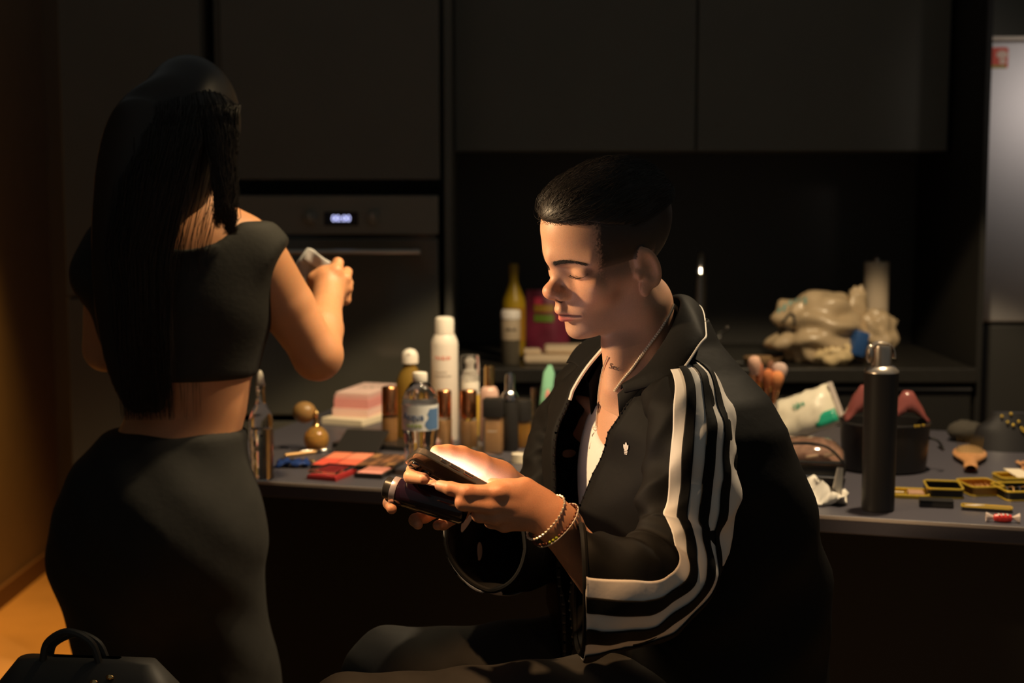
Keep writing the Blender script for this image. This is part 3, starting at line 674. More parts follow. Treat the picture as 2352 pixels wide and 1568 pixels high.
# trefoil-like three-leaf badge with bars on the chest, white
def badge():
    leaf = lambda cx, rz, s: xf(prism([(x*s, y*s) for x, y in spline([(0, 0), (.0042, .006), (.0038, .012), (0, .017), (-.0038, .012), (-.0042, .006)], 5, True)], 0, .0008), (cx, 0, 0), (0, 0, rz))
    cut = []
    for k, (y, wd) in enumerate(((-.0012, .0135), (-.0042, .0125), (-.0072, .0105))): cut.append(box((0, y, .0004), (wd, .0016, .0008)))
    return join(leaf(0, 0, 1), leaf(.0018, R_(-32), .82), leaf(-.0018, R_(32), .82), *cut)
from mathutils.bvhtree import BVHTree
def cast(o, x, y, eps=.0006):
    """point and normal where the sight line of a photograph position meets a mesh (to set small things on its surface)"""
    bpy.context.view_layer.update(); dg = bpy.context.evaluated_depsgraph_get(); e = o.evaluated_get(dg); mw = o.matrix_world; inv = mw.inverted()
    p0 = inv @ Vector((0, 0, CAM_H)); d = (inv.to_3x3() @ Vector(ray(x, y))).normalized(); ok, p, n, i = e.ray_cast(p0, d)
    if not ok: return None
    p = mw @ p; n = (mw.to_3x3() @ n).normalized()
    if n.dot(Vector(ray(x, y))) > 0: n = -n
    return np.array(p + n * eps), np.array(n)
def on_surface(n, up=(0, 0, 1)):
    n = Vector(n); x = Vector(up).cross(n).normalized(); y = n.cross(x); return Matrix((x, y, n)).transposed().to_euler()
bp = cast(jacket, 1439, 1034)
obj('emblem', xf(badge(), scale=(.5, .66, 1)), m_white, jacket, loc=bp[0], rot=on_surface(bp[1]), smooth=False, label='small white three-leaf emblem on the chest')
# --- tank top, trousers, shoes
def tank():
    f = region([(.03, 1.80, .72), (.42, 2.20, 1.10)], .03, .006); P = f.P; M = np.stack([BF, BL, [0, 0, 1]], 1)
    D = d_ell(P, (.222, 1.992, 1.00), (.111, .170, .185), M); D = smin(D, d_ell(P, (.250, 2.00, .84), (.122, .160, .20), M), .06)
    x = (P - np.array([.222, 1.992, 0], np.float32)) @ M.astype(np.float32)
    neck = d_ell(P, np.array([.222, 1.992, 1.165]) + BF*.09, (.10, .075, .105), M)
    D = smax(D, -neck, .006); D = smax(D, P[..., 2] - 1.115, .01); D = smax(D, .70 - P[..., 2], .01)
    vs, fs = nets(D, f.lo, f.h); return relax(vs, fs, 2, .4), fs
mobj('tank_top', np_mesh('tank_top', *tank()), m_tank)
def trousers():
    f = Field((-.42, 1.50, .10), (.46, 2.30, .88), .0095); P = f.P; M = np.stack([BF, BL, [0, 0, 1]], 1)
    hip = np.array([.275, 2.005, .70]); D = d_ell(P, hip, (.15, .185, .125), M)
    for s, kn, ft in ((1, W(815, 1690, 1.70), (-.245, 1.66, .14)), (-1, W(905, 1560, 2.02), (-.20, 1.95, .14))):
        h = hip + BL*.09*s + BF*.03
        D = smin(D, d_cap(P, h, kn, .092, .070), .05); D = smin(D, d_cap(P, kn, ft, .070, .060), .03)
    D = D + .004*np.sin(P[..., 0]*45 + P[..., 2]*30)*np.sin(P[..., 1]*38 + P[..., 0]*20)
    vs, fs = nets(D, f.lo, f.h); return relax(vs, fs, 2, .5), fs
mobj('trousers', np_mesh('trousers', *trousers()), m_trouser)
for fx, fy in ((-.245, 1.66), (-.20, 1.95)):
    s_ = lathe([(.02, 0), (.05, 0), (.052, .02), (.05, .05), (.045, .10), (.040, .12)], 20, sx=1, sy=.9)
    toe = box((-.075, 0, .035), (.20, .085, .07), bev=.03, seg=4)
    mobj('shoe', mesh('shoe', xf(join(s_, toe), (fx, fy, .05), (0, 0, R_(28)))), m_jacket)
# ------------------------------------------------------------------ the standing woman, seen from behind
m_wtop = mat('black_cotton', (.016, .015, .0125), .8, vary=.12, scale=60, bump=.2, bscale=120)
m_wtrs = mat('black_fleece', (.015, .014, .012), .9, vary=.12, scale=30, bump=.2, bscale=80)
m_whair = mat('long_black_hair', (.022, .016, .012), .40, spec=.5)
woman = thing('person', 'standing person with long black hair and black crop top seen from behind', 'person', (-.62, 2.45, 0))
WO = np.array(woman.location)
def wobj(name, me, m, parent=None, **k):
    o = obj(name, me, m, parent or woman, **k)
    if parent is None: o.location = tuple(-WO)
    return o
WY = 2.47
def woman_core(P):
    D = d_cap(P, W(440, 420, WY+.04), W(428, 540, WY+.02), .048, .055)
    D = smin(D, d_cap(P, W(285, 575, WY), W(560, 565, WY+.02), .048, .052), .06)
    D = smin(D, d_ell(P, W(420, 690, WY+.01), (.148, .100, .175)), .06)
    D = smin(D, d_ell(P, W(432, 900, WY+.01), (.106, .085, .13)), .05)
    return smin(D, d_ell(P, W(372, 1190, WY), (.163, .130, .165)), .07)
SH, EL, WR = W(588, 590, WY+.03), W(728, 815, WY+.07), W(752, 688, WY+.235)
def woman_arm(P):
    D = d_chain(P, [SH, (SH+EL)/2, EL], [.054, .050, .040]); D = smin(D, d_ell(P, EL + [0, .01, -.002], (.042, .045, .043)), .02)
    return smin(D, d_chain(P, [EL + [0, .01, 0], EL*.55 + WR*.45, WR], [.042, .040, .0265]), .012)
def woman_hand():
    f = region([EL, WR, SH, W(820, 590, WY+.33), W(700, 590, WY+.33)], .05, .0024); P = f.P; Yh = WY + .275
    D = woman_arm(P)
    D = smin(D, d_cap(P, WR, W(752, 650, Yh-.01), .026, .030), .02)
    D = smin(D, d_ell(P, W(755, 655, Yh), (.036, .026, .036)), .02)
    D = finger(P, D, [W(765, 645, Yh-.008), W(772, 622, Yh-.012), W(776, 604, Yh+.006), W(762, 612, Yh+.035)], [.016, .0125, .0108, .0085], .008)     # index over the top of the cloth
    D = finger(P, D, [W(775, 655, Yh), W(793, 640, Yh), W(797, 625, Yh+.03), W(780, 625, Yh+.05)], [.015, .0115, .0100, .0085], .007)
    D = finger(P, D, [W(778, 668, Yh), W(796, 662, Yh+.004), W(799, 650, Yh+.035), W(782, 645, Yh+.05)], [.015, .0115, .0100, .0082], .007)
    D = finger(P, D, [W(776, 680, Yh+.004), W(793, 688, Yh+.010), W(797, 672, Yh+.035)], [.014, .0105, .0085], .007)
    D = finger(P, D, [W(735, 655, Yh-.006), W(720, 640, Yh-.012), W(728, 632, Yh+.020), W(745, 628, Yh+.04)], [.015, .0115, .0105, .0085], .008)
    vs, fs = nets(D, f.lo, f.h); return relax(vs, fs, 2, .4), fs
def build_woman():
    f = Field((-.98, 2.24, .60), (-.30, 2.72, 1.68), .0075); P = f.P; core = woman_core(P)
    x, y, z = P[..., 0], P[..., 1], P[..., 2]
    # skin: core, head, left arm reaching forward
    body = smin(core, d_ell(P, W(450, 300, WY+.06), (.072, .092, .105)), .03)
    body = smin(body, d_ell(P, W(475, 350, WY+.12), (.030, .035, .045)), .03)
    lA, lB, lC = W(262, 600, WY), W(245, 800, WY+.06), W(330, 800, WY+.28)
    body = smin(body, d_chain(P, [lA, lB, lC], [.050, .042, .030]), .02)
    hip = d_ell(P, W(372, 1190, WY), (.163, .130, .165))
    legs = smin(d_cap(P, W(285, 1250, WY), W(275, 1700, WY), .105, .08), d_cap(P, W(455, 1250, WY+.02), W(450, 1700, WY+.02), .105, .08), .02)
    vs, fs = nets(smax(body, .78 - z, .01), f.lo, f.h); vs = relax(vs, fs, 2, .4)
    hv, hf = woman_hand(); col = np.tile(SKIN * (1.04, .88, .68), (len(vs) + len(hv), 1))
    wobj('body', np_mesh('woman_body', np.concatenate([vs, hv]), np.concatenate([fs, hf + len(vs)]), col, True), m_skin)
    # crop top with a cap sleeve
    zt, zb = W(430, 566, WY)[2], W(430, 866, WY)[2]
    armcut = (P - W(648, 578, WY+.05).astype(np.float32)) @ np.array([.80, 0, -.60], np.float32)
    slv = smax(d_cap(P, W(560, 560, WY+.02), W(625, 625, WY+.035), .060, .066), armcut, .006)
    top = smin(core - .009, slv, .02)
    top = smin(top, d_cap(P, W(285, 570, WY), W(240, 630, WY), .060, .060), .03)
    cut = d_ell(P, W(430, 490, WY-.03), (.088, .16, .062))
    top = smax(smax(top, zb - z, .006), -cut, .01); top = smax(top, z - 1.36, .01)
    v2, f2 = nets(top, f.lo, f.h); wobj('crop_top', np_mesh('crop_top', relax(v2, f2, 2, .45), f2), m_wtop)
    # loose trousers
    g = Field((-.98, 2.24, .04), (-.36, 2.72, 1.08), .010); Q = g.P
    T = smin(woman_core(Q) - .012, d_ell(Q, W(365, 1230, WY), (.172, .142, .17)), .05)
    lg = smin(d_chain(Q, [W(262, 1290, WY), (-.665, WY, .48), (-.68, WY, .08)], [.108, .088, .066]), d_chain(Q, [W(455, 1300, WY+.02), (-.50, WY+.03, .48), (-.47, WY+.04, .08)], [.108, .088, .066]), .03)
    T = smin(T, lg, .05); zz = Q[..., 2]; T = smax(T, zz - W(430, 985, WY)[2], .008); T = smax(T, .07 - zz, .008)
    T = T + .003*np.sin(Q[..., 0]*50 + zz*18)*np.sin(zz*40 + Q[..., 0]*12)
    v3, f3 = nets(T, g.lo, g.h); wobj('trousers', np_mesh('woman_trousers', relax(v3, f3, 2, .5), f3), m_wtrs)
    for fx in (-.68, -.47):
        wobj('shoe', mesh('shoe', xf(join(box((0, .05, .035), (.085, .24, .07), bev=.03, seg=4), lathe([(.04, .03), (.046, .05), (.042, .10)], 16)), (fx, WY+.02, 0))), m_wtrs)
    # hair: cap round the skull and a long fall down the back
    h = Field((-.90, 2.28, .96), (-.40, 2.68, 1.68), .006); K = h.P
    H = d_ell(K, W(437, 275, WY+.045), (.086, .108, .112))
    H = smin(H, d_ell(K, W(382, 370, WY-.03), (.084, .052, .115)), .06)
    H = smin(H, d_ell(K, W(305, 600, WY-.080), (.070, .026, .26)), .06)
    H = smin(H, d_cap(K, W(345, 640, WY-.095), W(365, 930, WY-.078), .024, .010), .03)
    v4, f4 = nets(H, h.lo, h.h); hair = wobj('hair', np_mesh('woman_hair', relax(v4, f4, 2, .4), f4), m_whair)
    # loose strands falling from the crown
    rng = np.random.default_rng(9); N = 2200
    u = rng.uniform(-1, 1, N); u = np.sign(u)*np.abs(u)**.8
    tops = np.array([W(425 + 95*a - 10*b, 150 + 85*a*a, WY + .05 - .06*abs(a)*b) for a, b in zip(u, rng.uniform(0, 1, N))])
    rows = [(.0, 0), (.10, 250), (.25, 330), (.45, 450), (.65, 600), (.85, 800), (1., 965)]
    paths = [tops]
    for t, py in rows[1:]:
        wd = np.interp(t, [0, .1, .25, .45, .65, 1], [95, 114, 122, 132, 126, 100]); cx = np.interp(t, [0, .2, .45, .7, 1], [430, 426, 392, 352, 372])
        yy = np.interp(t, [0, .1, .25, .45, .65, .85, 1], [WY+.03, WY-.095, WY-.120, WY-.130, WY-.130, WY-.116, WY-.104])
        j = rng.normal(0, 7, N); dep = rng.uniform(-.006, .006, N) + .06*np.abs(u)**3*(1-t)
        cut = py - rng.uniform(0, 1, N)**2 * 120 * t
        k_ = np.clip((t - .12)/.2, 0, 1)                    # the right-hand locks part over the shoulder and leave the nape open
        xr = np.where(u > .30, (1-k_)*(cx + wd*u) + k_*(498 + (u-.30)*55), cx + wd*np.minimum(u, .30)*(1 - .12*k_))
        loose = (np.arange(N) % 24) == 0; xr = np.where(loose, cx + wd*u*.9, xr)
        cc = np.where((u > .30) & ~loose, np.minimum(cut, 430 + 90*t + 20*np.sin(9*u)), cut)
        paths.append(np.array([W(a + jj, c, yy + d + (.03*k_ if uu > .30 else 0)) for a, jj, c, d, uu in zip(xr, j, cc, dep, u)]))
    pa = np.stack(paths, 1)
    fine = np.stack([np.stack([np.interp(np.linspace(0, 6, 19), np.arange(7), pa[i, :, k]) for k in range(3)], -1) for i in range(N)])
    sv, sf = strand_mesh(fine, rng.uniform(.0004, .0011, N)); wobj('hair_strands', np_mesh('woman_hair_strands', sv, sf), m_whair, hair, kind='stuff')
build_woman()
# ------------------------------------------------------------------ things on the left half of the island
def tp(x, y): return onz(x, y, TZ)
def px_m(x, y):
    """metres per photograph pixel for a thing standing on the island at that spot"""
    p = tp(x, y); return (p[1]*math.cos(PITCH) + (CAM_H - p[2])*math.sin(PITCH)) / FPX
def LP(prof, s, n=28): return lathe([(r*s, h*s) for r, h in prof], n)
m_glass = mat('clear_glass', (.95, .95, .92), .03, trans=1, ior=1.45)
m_pet = mat('clear_plastic', (.95, .96, .97), .06, trans=1, ior=1.35)
m_water = mat('water', (.97, .98, 1), .0, trans=1, ior=1.33)
m_capw = mat('white_cap_plastic', (.86, .80, .72), .4)
m_gold = mat('gold_metal', (.85, .55, .22), .22, metal=1)
m_copper = mat('copper_metal', (.82, .36, .16), .22, metal=1)
m_blackp = mat('black_plastic', (.025, .023, .022), .32)
m_found = mat('foundation_liquid', (.62, .36, .17), .25, coat=.6)
m_found2 = mat('tan_foundation', (.50, .26, .10), .25, coat=.6)
m_amber = mat('amber_liquid', (.80, .42, .08), .12, trans=.55, ior=1.36)
m_oil = mat('dark_olive_oil', (.42, .26, .05), .12, trans=.5, ior=1.4)
m_pink = mat('pink_print', (.86, .36, .34), .6); m_pinkl = mat('pale_pink_paper', (.92, .62, .56), .7); m_cream = mat('cream_paper', (.85, .74, .56), .8)
m_red = mat('red_text_print', (.80, .22, .16), .6); m_grey = mat('grey_text_print', (.35, .30, .26), .6); m_navy = mat('navy_print', (.03, .10, .28), .5); m_blue = mat('blue_print', (.10, .20, .40), .5); m_green = mat('green_print', (.40, .52, .10), .5)
def marks(n, w, h, R, z, deg, seed, flat=False):
    """a line of print too small to read: n short upright strokes over width w, wrapped on radius R at height z"""
    rg = np.random.default_rng(seed); out = []
    for k in range(n):
        u = (k + .5)/n*w - w/2; hh = h*rg.uniform(.6, 1); a = u/R + R_(deg)
        for dz in (0, 1) if k % 2 else (0,):
            out.append(box((R*math.sin(a) + dz*w/n*.3*math.cos(a), -R*math.cos(a) + dz*w/n*.3*math.sin(a), z + hh*.1*dz), (w/n*.26, .0005, hh), rot=(0, 0, a)))
        out.append(box((R*math.sin(a), -R*math.cos(a), z + hh*rg.uniform(-.4, .4)), (w/n*.7, .0005, h*.2), rot=(0, 0, a)))
    return join(*out)
# squeeze bottle at the island's left end
def T(name, label, cat, x, y, **k): return thing(name, label, cat, tp(x, y), **k)
s = px_m(602, 1100); t = T('squeeze_bottle', 'clear plastic bottle with pointed white nozzle at the island end', 'bottle', 602, 1100)
ribs = [(27.5, 4)] + [(27.5 - (1.6 if k % 2 else 0), 8 + k*8) for k in range(9)]
obj('bottle', LP([(22, 0)] + ribs + [(28, 90), (28, 130), (26, 148), (18, 165), (11, 180), (9.5, 210)], s), m_pet, t); obj('water', LP([(20, 2), (25, 8), (25.5, 118)], s), m_water, t)
obj('neck_ring', LP([(10.5, 200), (10.5, 222)], s), m_pet, t); obj('nozzle', LP([(10, 216), (9.5, 226), (7, 242), (3.5, 250), (1, 252)], s), m_capw, t)
# perfume atomiser with a squeeze bulb
s = px_m(727, 1035); t = T('perfume_atomizer', 'round amber perfume atomizer with squeeze bulb', 'perfume bottle', 727, 1035)
obj('flask', LP([(14, 0), (20, 3), (27, 16), (29, 28), (26, 41), (16, 52), (8, 57)], s), mat('amber_glass', (.85, .52, .14), .08, trans=.7, ior=1.45), t); obj('perfume', LP([(13, 3), (24, 15), (26, 27), (22, 38)], s), m_amber, t)
obj('collar', LP([(8, 56), (9, 60), (6, 64), (5, 84), (7, 88), (4, 94)], s), m_gold, t)
obj('bulb', xf(sphere((0, 0, 0), (27*s, 25*s, 25*s), 20, 12), (-28*s, .01, 88*s)), mat('amber_rubber', (.30, .17, .06), .35), t); obj('hose', tube(spline([(0, 0, 82*s), (-8*s, 0, 86*s), (-16*s, .005, 88*s)], 6), 3.5*s, 8), m_gold, t)
# stack of pads and papers
def pad(name, label, x, y, z0, w, d, h, rz, m, group=None, cat='notepad'):
    o = obj(name, box((0, 0, h/2), (w, d, h), bev=.0012), m, loc=tp(x, y) + [0, 0, z0], rot=(0, 0, rz), smooth=False); return tag(o, label, cat, group)
pad('paper_stack', 'loose cream papers under the pink pads', 815, 968, 0, .115, .13, .016, R_(-24), m_cream, cat='paper')
pad('paper_stack', 'pale pink bundle at the bottom of the pink pads', 842, 958, .0165, .098, .20, .020, R_(-18), m_pinkl, cat='paper')
pad('notepad', 'deep pink pad in the middle of the pile', 842, 958, .037, .094, .195, .022, R_(-17), m_pink)
pad('notepad', 'rose pad just under the topmost pad', 842, 958, .0595, .092, .19, .010, R_(-17), mat('rose_pad', (.88, .50, .46), .7))
o = pad('notepad', 'topmost pale pink pad with dark scribbles', 843, 958, .070, .090, .188, .006, R_(-16), mat('blush_pad', (.93, .66, .60), .7))
obj('scribble', tube(spline([(-.02, -.01, 0), (-.012, .02, 0), (-.004, -.005, 0), (.006, .03, 0), (.012, .0, 0), (.024, .034, 0), (.03, .01, 0)], 5), .0012, 5), m_grey, o, loc=(0, 0, .0064))
# big oil bottle with white flip cap
s = px_m(943, 1012); t = T('oil_bottle', 'large amber oil bottle with white flip cap behind the water bottle', 'bottle', 943, 1012)
obj('bottle', LP([(28, 0), (33, 4), (33, 120), (31, 140), (24, 158), (14, 172), (13, 182)], s), m_oil, t)
cp = obj('cap', LP([(19, 180), (19, 196), (17, 204), (12, 210), (4, 213)], s), m_capw, t); obj('spout', xf(box((0, 0, 0), (9*s, 10*s, 4*s), bev=1.5*s), (0, -15*s, 202*s), (R_(-25), 0, 0)), m_capw, cp)
# hair spray can
s = px_m(1022, 1008); t = T('spray_can', 'tall white hair spray can with white cap', 'spray can', 1022, 1008)
obj('can', LP([(30, 0), (31, 2), (31, 218), (29.5, 228), (25, 238), (23, 242)], s, 36), mat('white_can', (.84, .77, .70), .35), t); obj('cap', LP([(22, 243), (22, 274), (20, 279), (14, 282)], s, 32), m_capw, t)
obj('print', marks(7, 40*s, 9*s, 31.3*s, 190*s, -6, 1), m_red, t, smooth=False); obj('print', marks(11, 42*s, 5*s, 31.3*s, 149*s, -6, 2), m_grey, t, smooth=False); obj('print', marks(9, 30*s, 4*s, 31.3*s, 158*s, -14, 3), m_grey, t, smooth=False)
# water bottle with paper label
s = px_m(966, 1090); t = T('water_bottle', 'clear water bottle with blue and white label behind the phone', 'bottle', 966, 1090)
rb = [(38 - (3 if k % 2 else 0), 10 + k*9) for k in range(9)]
obj('bottle', LP([(30, 0), (37, 4)] + rb + [(39, 96), (41, 102), (41, 168), (40, 178), (33, 196), (22, 212), (14, 218), (13, 222)], s, 32), m_pet, t); obj('water', LP([(28, 3), (33, 8), (34, 92), (38, 104), (38, 160)], s, 32), m_water, t)
lb = obj('label', lathe([(41.6*s, 108*s), (41.6*s, 166*s)], 36, close=False), mat('label_white', (.80, .80, .80), .5), t)
text('print', 'Acqua', 22*s, m_navy, lb, (0, 0, 140*s), (0, 0, R_(-22)), bend=41.9*s); obj('print', marks(9, 42*s, 8*s, 42*s, 119*s, -18, 5), m_green, lb, smooth=False)
obj('blue_wave', grid_surface([[(42*s*math.sin(a), -42*s*math.cos(a), h*s) for a in np.radians(np.linspace(lo, 75, 12))] for h, lo in zip(range(110, 160, 6), (30, 22, 18, 20, 28, 30, 26, 30, 34))]), m_blue, lb)
obj('cap', LP([(16.5, 216), (17, 218), (17, 234), (15.5, 237), (10, 238)], s), m_capw, t)
# copper-capped foundation bottles
for x, y, r, hh, lab, mm in ((896, 1022, 19, 136, 'copper capped foundation bottle left of the water bottle', m_found2), (1021, 1025, 17, 131, 'copper capped foundation bottle right behind the water bottle', m_found), (1077, 1028, 20, 134, 'copper capped foundation bottle right of the spray can', m_found)):
    s = px_m(x, y); t = T('foundation_bottle', lab, 'bottle', x, y, group='copper capped foundation bottles')
    obj('bottle', LP([(r-2, 0), (r, 3), (r, hh*.50), (r-2, hh*.53)], s), m_glass, t); obj('foundation', LP([(r-4, 3), (r-3, 6), (r-3, hh*.48)], s), mm, t); obj('cap', LP([(r-.5, hh*.53), (r-.5, hh-3), (r-3, hh)], s), m_copper, t)
# pump bottle under a clear overcap
s = px_m(1080, 1000); t = T('pump_bottle', 'white and yellow pump bottle under a clear overcap', 'bottle', 1080, 1000)
obj('bottle', LP([(20, 0), (21, 3), (21, 96), (18, 102)], s), mat('yellow_label', (.85, .55, .06), .4), t); obj('shoulder_label', LP([(21.3, 96), (21.3, 124), (18, 134), (14, 140)], s), m_capw, t)
obj('pump', LP([(13, 138), (13, 150), (7, 154), (7, 166), (10, 168), (9, 176), (4, 180)], s), m_capw, t); obj('overcap', LP([(21.5, 128), (21.5, 180), (19, 186), (12, 187)], s), m_pet, t)
# rounded rose bottle with gold stick cap
s = px_m(1124, 1012); t = T('serum_bottle', 'round shouldered rose bottle with tall gold cap', 'bottle', 1124, 1012)
obj('bottle', LP([(18, 0), (21, 4), (22, 100), (21, 114), (16, 124), (9, 128)], s), mat('rose_glass', (.85, .55, .46), .2, trans=.2), t); obj('cap', LP([(11.5, 128), (11.5, 170), (10, 174)], s), m_gold, t)
# square foundation with black cap
s = px_m(1134, 1040); t = T('foundation_bottle', 'square glass foundation bottle with black cap', 'bottle', 1134, 1040, rz=R_(-8))
obj('bottle', box((0, 0, 42*s), (44*s, 44*s, 84*s), bev=4*s), m_glass, t); obj('foundation', box((0, 0, 42*s), (36*s, 36*s, 74*s), bev=3*s), m_found, t); obj('cap', box((0, 0, 106*s), (45*s, 45*s, 42*s), bev=2*s), m_blackp, t)
obj('print', marks(7, 24*s, 4*s, .5, 54*s, 0, 6), m_capw, t, loc=(0, .5 - 22.3*s, 0), smooth=False)
# dropper bottle with chrome top
s = px_m(1171, 1034); t = T('dropper_bottle', 'slim black bottle with chrome bullet top', 'bottle', 1171, 1034)
obj('bottle', LP([(18, 0), (20, 3), (20, 112), (17, 118)], s), m_blackp, t); obj('collar', LP([(20, 118), (20, 124), (16, 133), (12, 138)], s), m_chrome, t); obj('top', LP([(11, 138), (11, 166), (9, 177), (4, 181)], s), m_chrome, t)
# amber bottle with round black cap
s = px_m(1198, 1026); t = T('serum_bottle', 'orange amber bottle with round black cap beside the jacket', 'bottle', 1198, 1026)
obj('bottle', LP([(20, 0), (22, 3), (22, 58), (20, 62)], s), m_glass, t); obj('serum', LP([(18, 3), (19.5, 6), (19.5, 56)], s), m_amber, t); obj('cap', LP([(23, 62), (23.5, 64), (23.5, 104), (21, 110)], s), m_blackp, t)
# tumbler with a green tube
s = px_m(1245, 1010); t = T('glass_tumbler', 'clear straight tumbler standing beside the black jacket', 'glass', 1245, 1010)
obj('glass', LP([(24, 0), (26, 3), (27, 122), (25.5, 122), (24, 6), (2, 5)], s), m_glass, t)
t2 = thing('cream_tube', 'pastel green squeeze tube leaning in the tumbler', 'tube', tp(1243, 1010) + [0, 0, .006], rot=(0, R_(7), R_(10)))
obj('tube', grid_surface([[(a*math.cos(q)*s, b*math.sin(q)*s, h*s) for q in np.linspace(0, 2*math.pi, 20, endpoint=False)] for a, b, h in ((9, 9, 22), (12, 12, 30), (13, 12, 60), (14, 9, 110), (13, 4, 150), (4, 1.5, 168))], True), mat('mint_tube', (.28, .62, .42), .4), t2); obj('cap', LP([(9, 0), (9.5, 22)], s), m_capw, t2)
obj('pink_print', sphere((0, -10.5*s, 100*s), (5*s, 1.2*s, 14*s), 10, 8), m_pink, t2)
# round pink tin
s = px_m(1012, 1022); t = T('round_tin', 'round pink compact tin behind the phone', 'tin', 1012, 1022); obj('base', LP([(27, 0), (29, 2), (29, 11)], s, 36), m_pink, t); obj('lid', LP([(29.5, 11), (29.5, 17), (27.5, 19)], s, 36), m_pinkl, t)
# candles and small cream pots
for x, y, r, h, lab in ((1192, 1062, 17, 26, 'cream candle beside the far sleeve'), (1105, 1066, 9, 6, 'tiny cream pot in front of the foundation bottles'), (1157, 1080, 10, 14, 'small beige pot near the far wrist')):
    s = px_m(x, y); t = T('cream_pot', lab, 'pot', x, y, group='small cream pots'); obj('pot', LP([(r*.9, 0), (r, 1), (r, h*.8), (r*.94, h*.8), (r*.9, h*.6)], s), m_cream, t); obj('wax', LP([(r*.88, 1), (r*.88, h*.72), (r*.5, h*.78)], s), m_capw, t)
s = px_m(1135, 1068); t = T('dark_compact', 'round black compact beside the tiny cream pot', 'compact', 1135, 1068); obj('base', LP([(22, 0), (23, 2), (23, 7)], s), m_blackp, t); obj('lid', LP([(23, 7.4), (23, 12), (20, 14)], s), m_blackp, t)
# palettes
def palette(name, label, x, y, w, d, h, rz, cols, rows, colors, body, lid=None, cat='palette', group=None):
    t = thing(name, label, cat, tp(x, y), TR + rz, group); obj('case', box((0, 0, h/2), (w, d, h), bev=.0012), body, t, smooth=False)
    m = .006; cw, ch = (w - m*(cols+1)*.7)/cols, (d - m*(rows+1)*.7)/rows
    for i in range(cols):
        for j in range(rows):
            c = colors[(j*cols+i) % len(colors)]; obj('pan', box((-w/2 + m*.7 + cw/2 + i*(cw+m*.7), -d/2 + m*.7 + ch/2 + j*(ch+m*.7), h + .0004), (cw, ch, .0018), bev=.0006), mat('powder_%d_%d_%d' % tuple(int(q*100) for q in c), c, .8, vary=.08, scale=300), t, smooth=False)
    if lid:
        l = obj('lid', box((0, d/2 + lid*.5*.94, h + lid*.17), (w, lid, .006), rot=(R_(20), 0, 0), bev=.001), body, t, smooth=False)
    return t
palette('blush_palette', 'open black palette with four coral red powders', 790, 1064, .098, .150, .009, R_(4), 2, 2, ((.82, .10, .06), (.86, .16, .09), (.90, .26, .14), (.92, .30, .18)), m_blackp, lid=.098)
palette('eyeshadow_palette', 'open dark palette of brown eyeshadows', 880, 1066, .085, .140, .008, R_(2), 4, 3, ((.20, .09, .04), (.28, .12, .05), (.13, .06, .03), (.36, .18, .07), (.10, .05, .03)), m_blackp)
palette('blush_compact', 'small compact of pale pink blush at the island edge', 861, 1091, .060, .075, .010, R_(0), 1, 1, ((.90, .36, .30),), m_blackp, cat='compact')
t = palette('lip_palette', 'glossy red lip compact at the island edge', 763, 1094, .066, .090, .009, R_(-6), 1, 1, ((.70, .05, .06),), mat('red_case', (.35, .03, .03), .2), cat='compact')
obj('window', box((0, 0, .0155), (.062, .084, .006), bev=.001), m_pet, t, smooth=False)
pad('flat_case', 'closed flat black case behind the palettes', 872, 1024, 0, .19, .10, .012, TR, m_blackp, cat='case')
# pens, pencils and a blue cap on the left
def pen(name, label, a, b, r, m, tipm, cat='pencil', group='pencils at the left of the palettes'):
    A, B = tp(*a) + [0, 0, r], tp(*b) + [0, 0, r]; d = B - A; t = thing(name, label, cat, A, group=group)
    obj('barrel', tube([(0, 0, 0), d*.8], r, 10), m, t); obj('tip', tube([d*.8, d*.95, d], [r*.95, r*.7, r*.25], 10), tipm, t)
pen('lip_pencil', 'bronze cosmetic pencil nearest the atomizer', (655, 1050), (742, 1040), .0045, mat('bronze_barrel', (.45, .26, .10), .3, metal=.5), m_blackp); pen('lip_pencil', 'black cosmetic pencil lying across the blue wipe', (645, 1060), (722, 1064), .0042, m_blackp, m_gold)
pen('lip_pencil', 'short silver cosmetic pencil behind the bronze one', (690, 1040), (764, 1036), .0035, m_chrome, m_blackp)
t = T('blue_sachet', 'shiny blue crumpled sachet beside the clear squeeze bottle', 'sachet', 672, 1072)
rg = np.random.default_rng(2); G = np.array([[(x, y, .010 + .012*math.sin(5*i+3*j)*.5 + rg.uniform(-.004, .004) - .006*(i in (0, 9)) ) for j, y in enumerate(np.linspace(-.018, .018, 6))] for i, x in enumerate(np.linspace(-.036, .036, 10))]); G[..., 2] = np.maximum(G[..., 2], .002)
obj('foil', grid_surface(G), mat('blue_foil', (.03, .07, .28), .25, metal=.4), t, solid=.001, angle=0)
# ------------------------------------------------------------------ things on the right half of the island
m_wood = mat('warm_wood', (.62, .30, .12), .4, vary=.2, scale=90); m_bgold = mat('yellow_gold_rim', (.85, .58, .07), .3, metal=.45)
# brush cup and brushes
s = px_m(1758, 1035); cx, cy = 1752, 1035
t = T('brush_cup', 'grey cylinder cup holding make-up brushes behind the jacket', 'cup', cx, cy); obj('cup', LP([(30, 0), (32, 2), (32, 112), (30, 112), (29, 6), (2, 5)], s), mat('grey_ceramic', (.48, .40, .34), .5), t)
bb = tp(cx, cy)
brs = [(-14, -4, 205, 15, (.70, .42, .30), 'pale powder brush leaning left at the jacket edge'), (-6, 10, 188, 10, (.45, .16, .08), 'dark red brush next to the pale powder brush'), (4, -12, 176, 12, (.62, .20, .07), 'orange angled brush at the front of the cup'), (22, 0, 190, 18, (.58, .42, .36), 'large grey-beige powder brush in the cup'), (18, -14, 172, 15, (.75, .28, .10), 'rust coloured powder brush in front'), (10, 8, 192, 9, (.20, .09, .05), 'small dark brown brush at the back'), (-16, 6, 168, 9, (.72, .40, .22), 'small tan brush low at the left')]
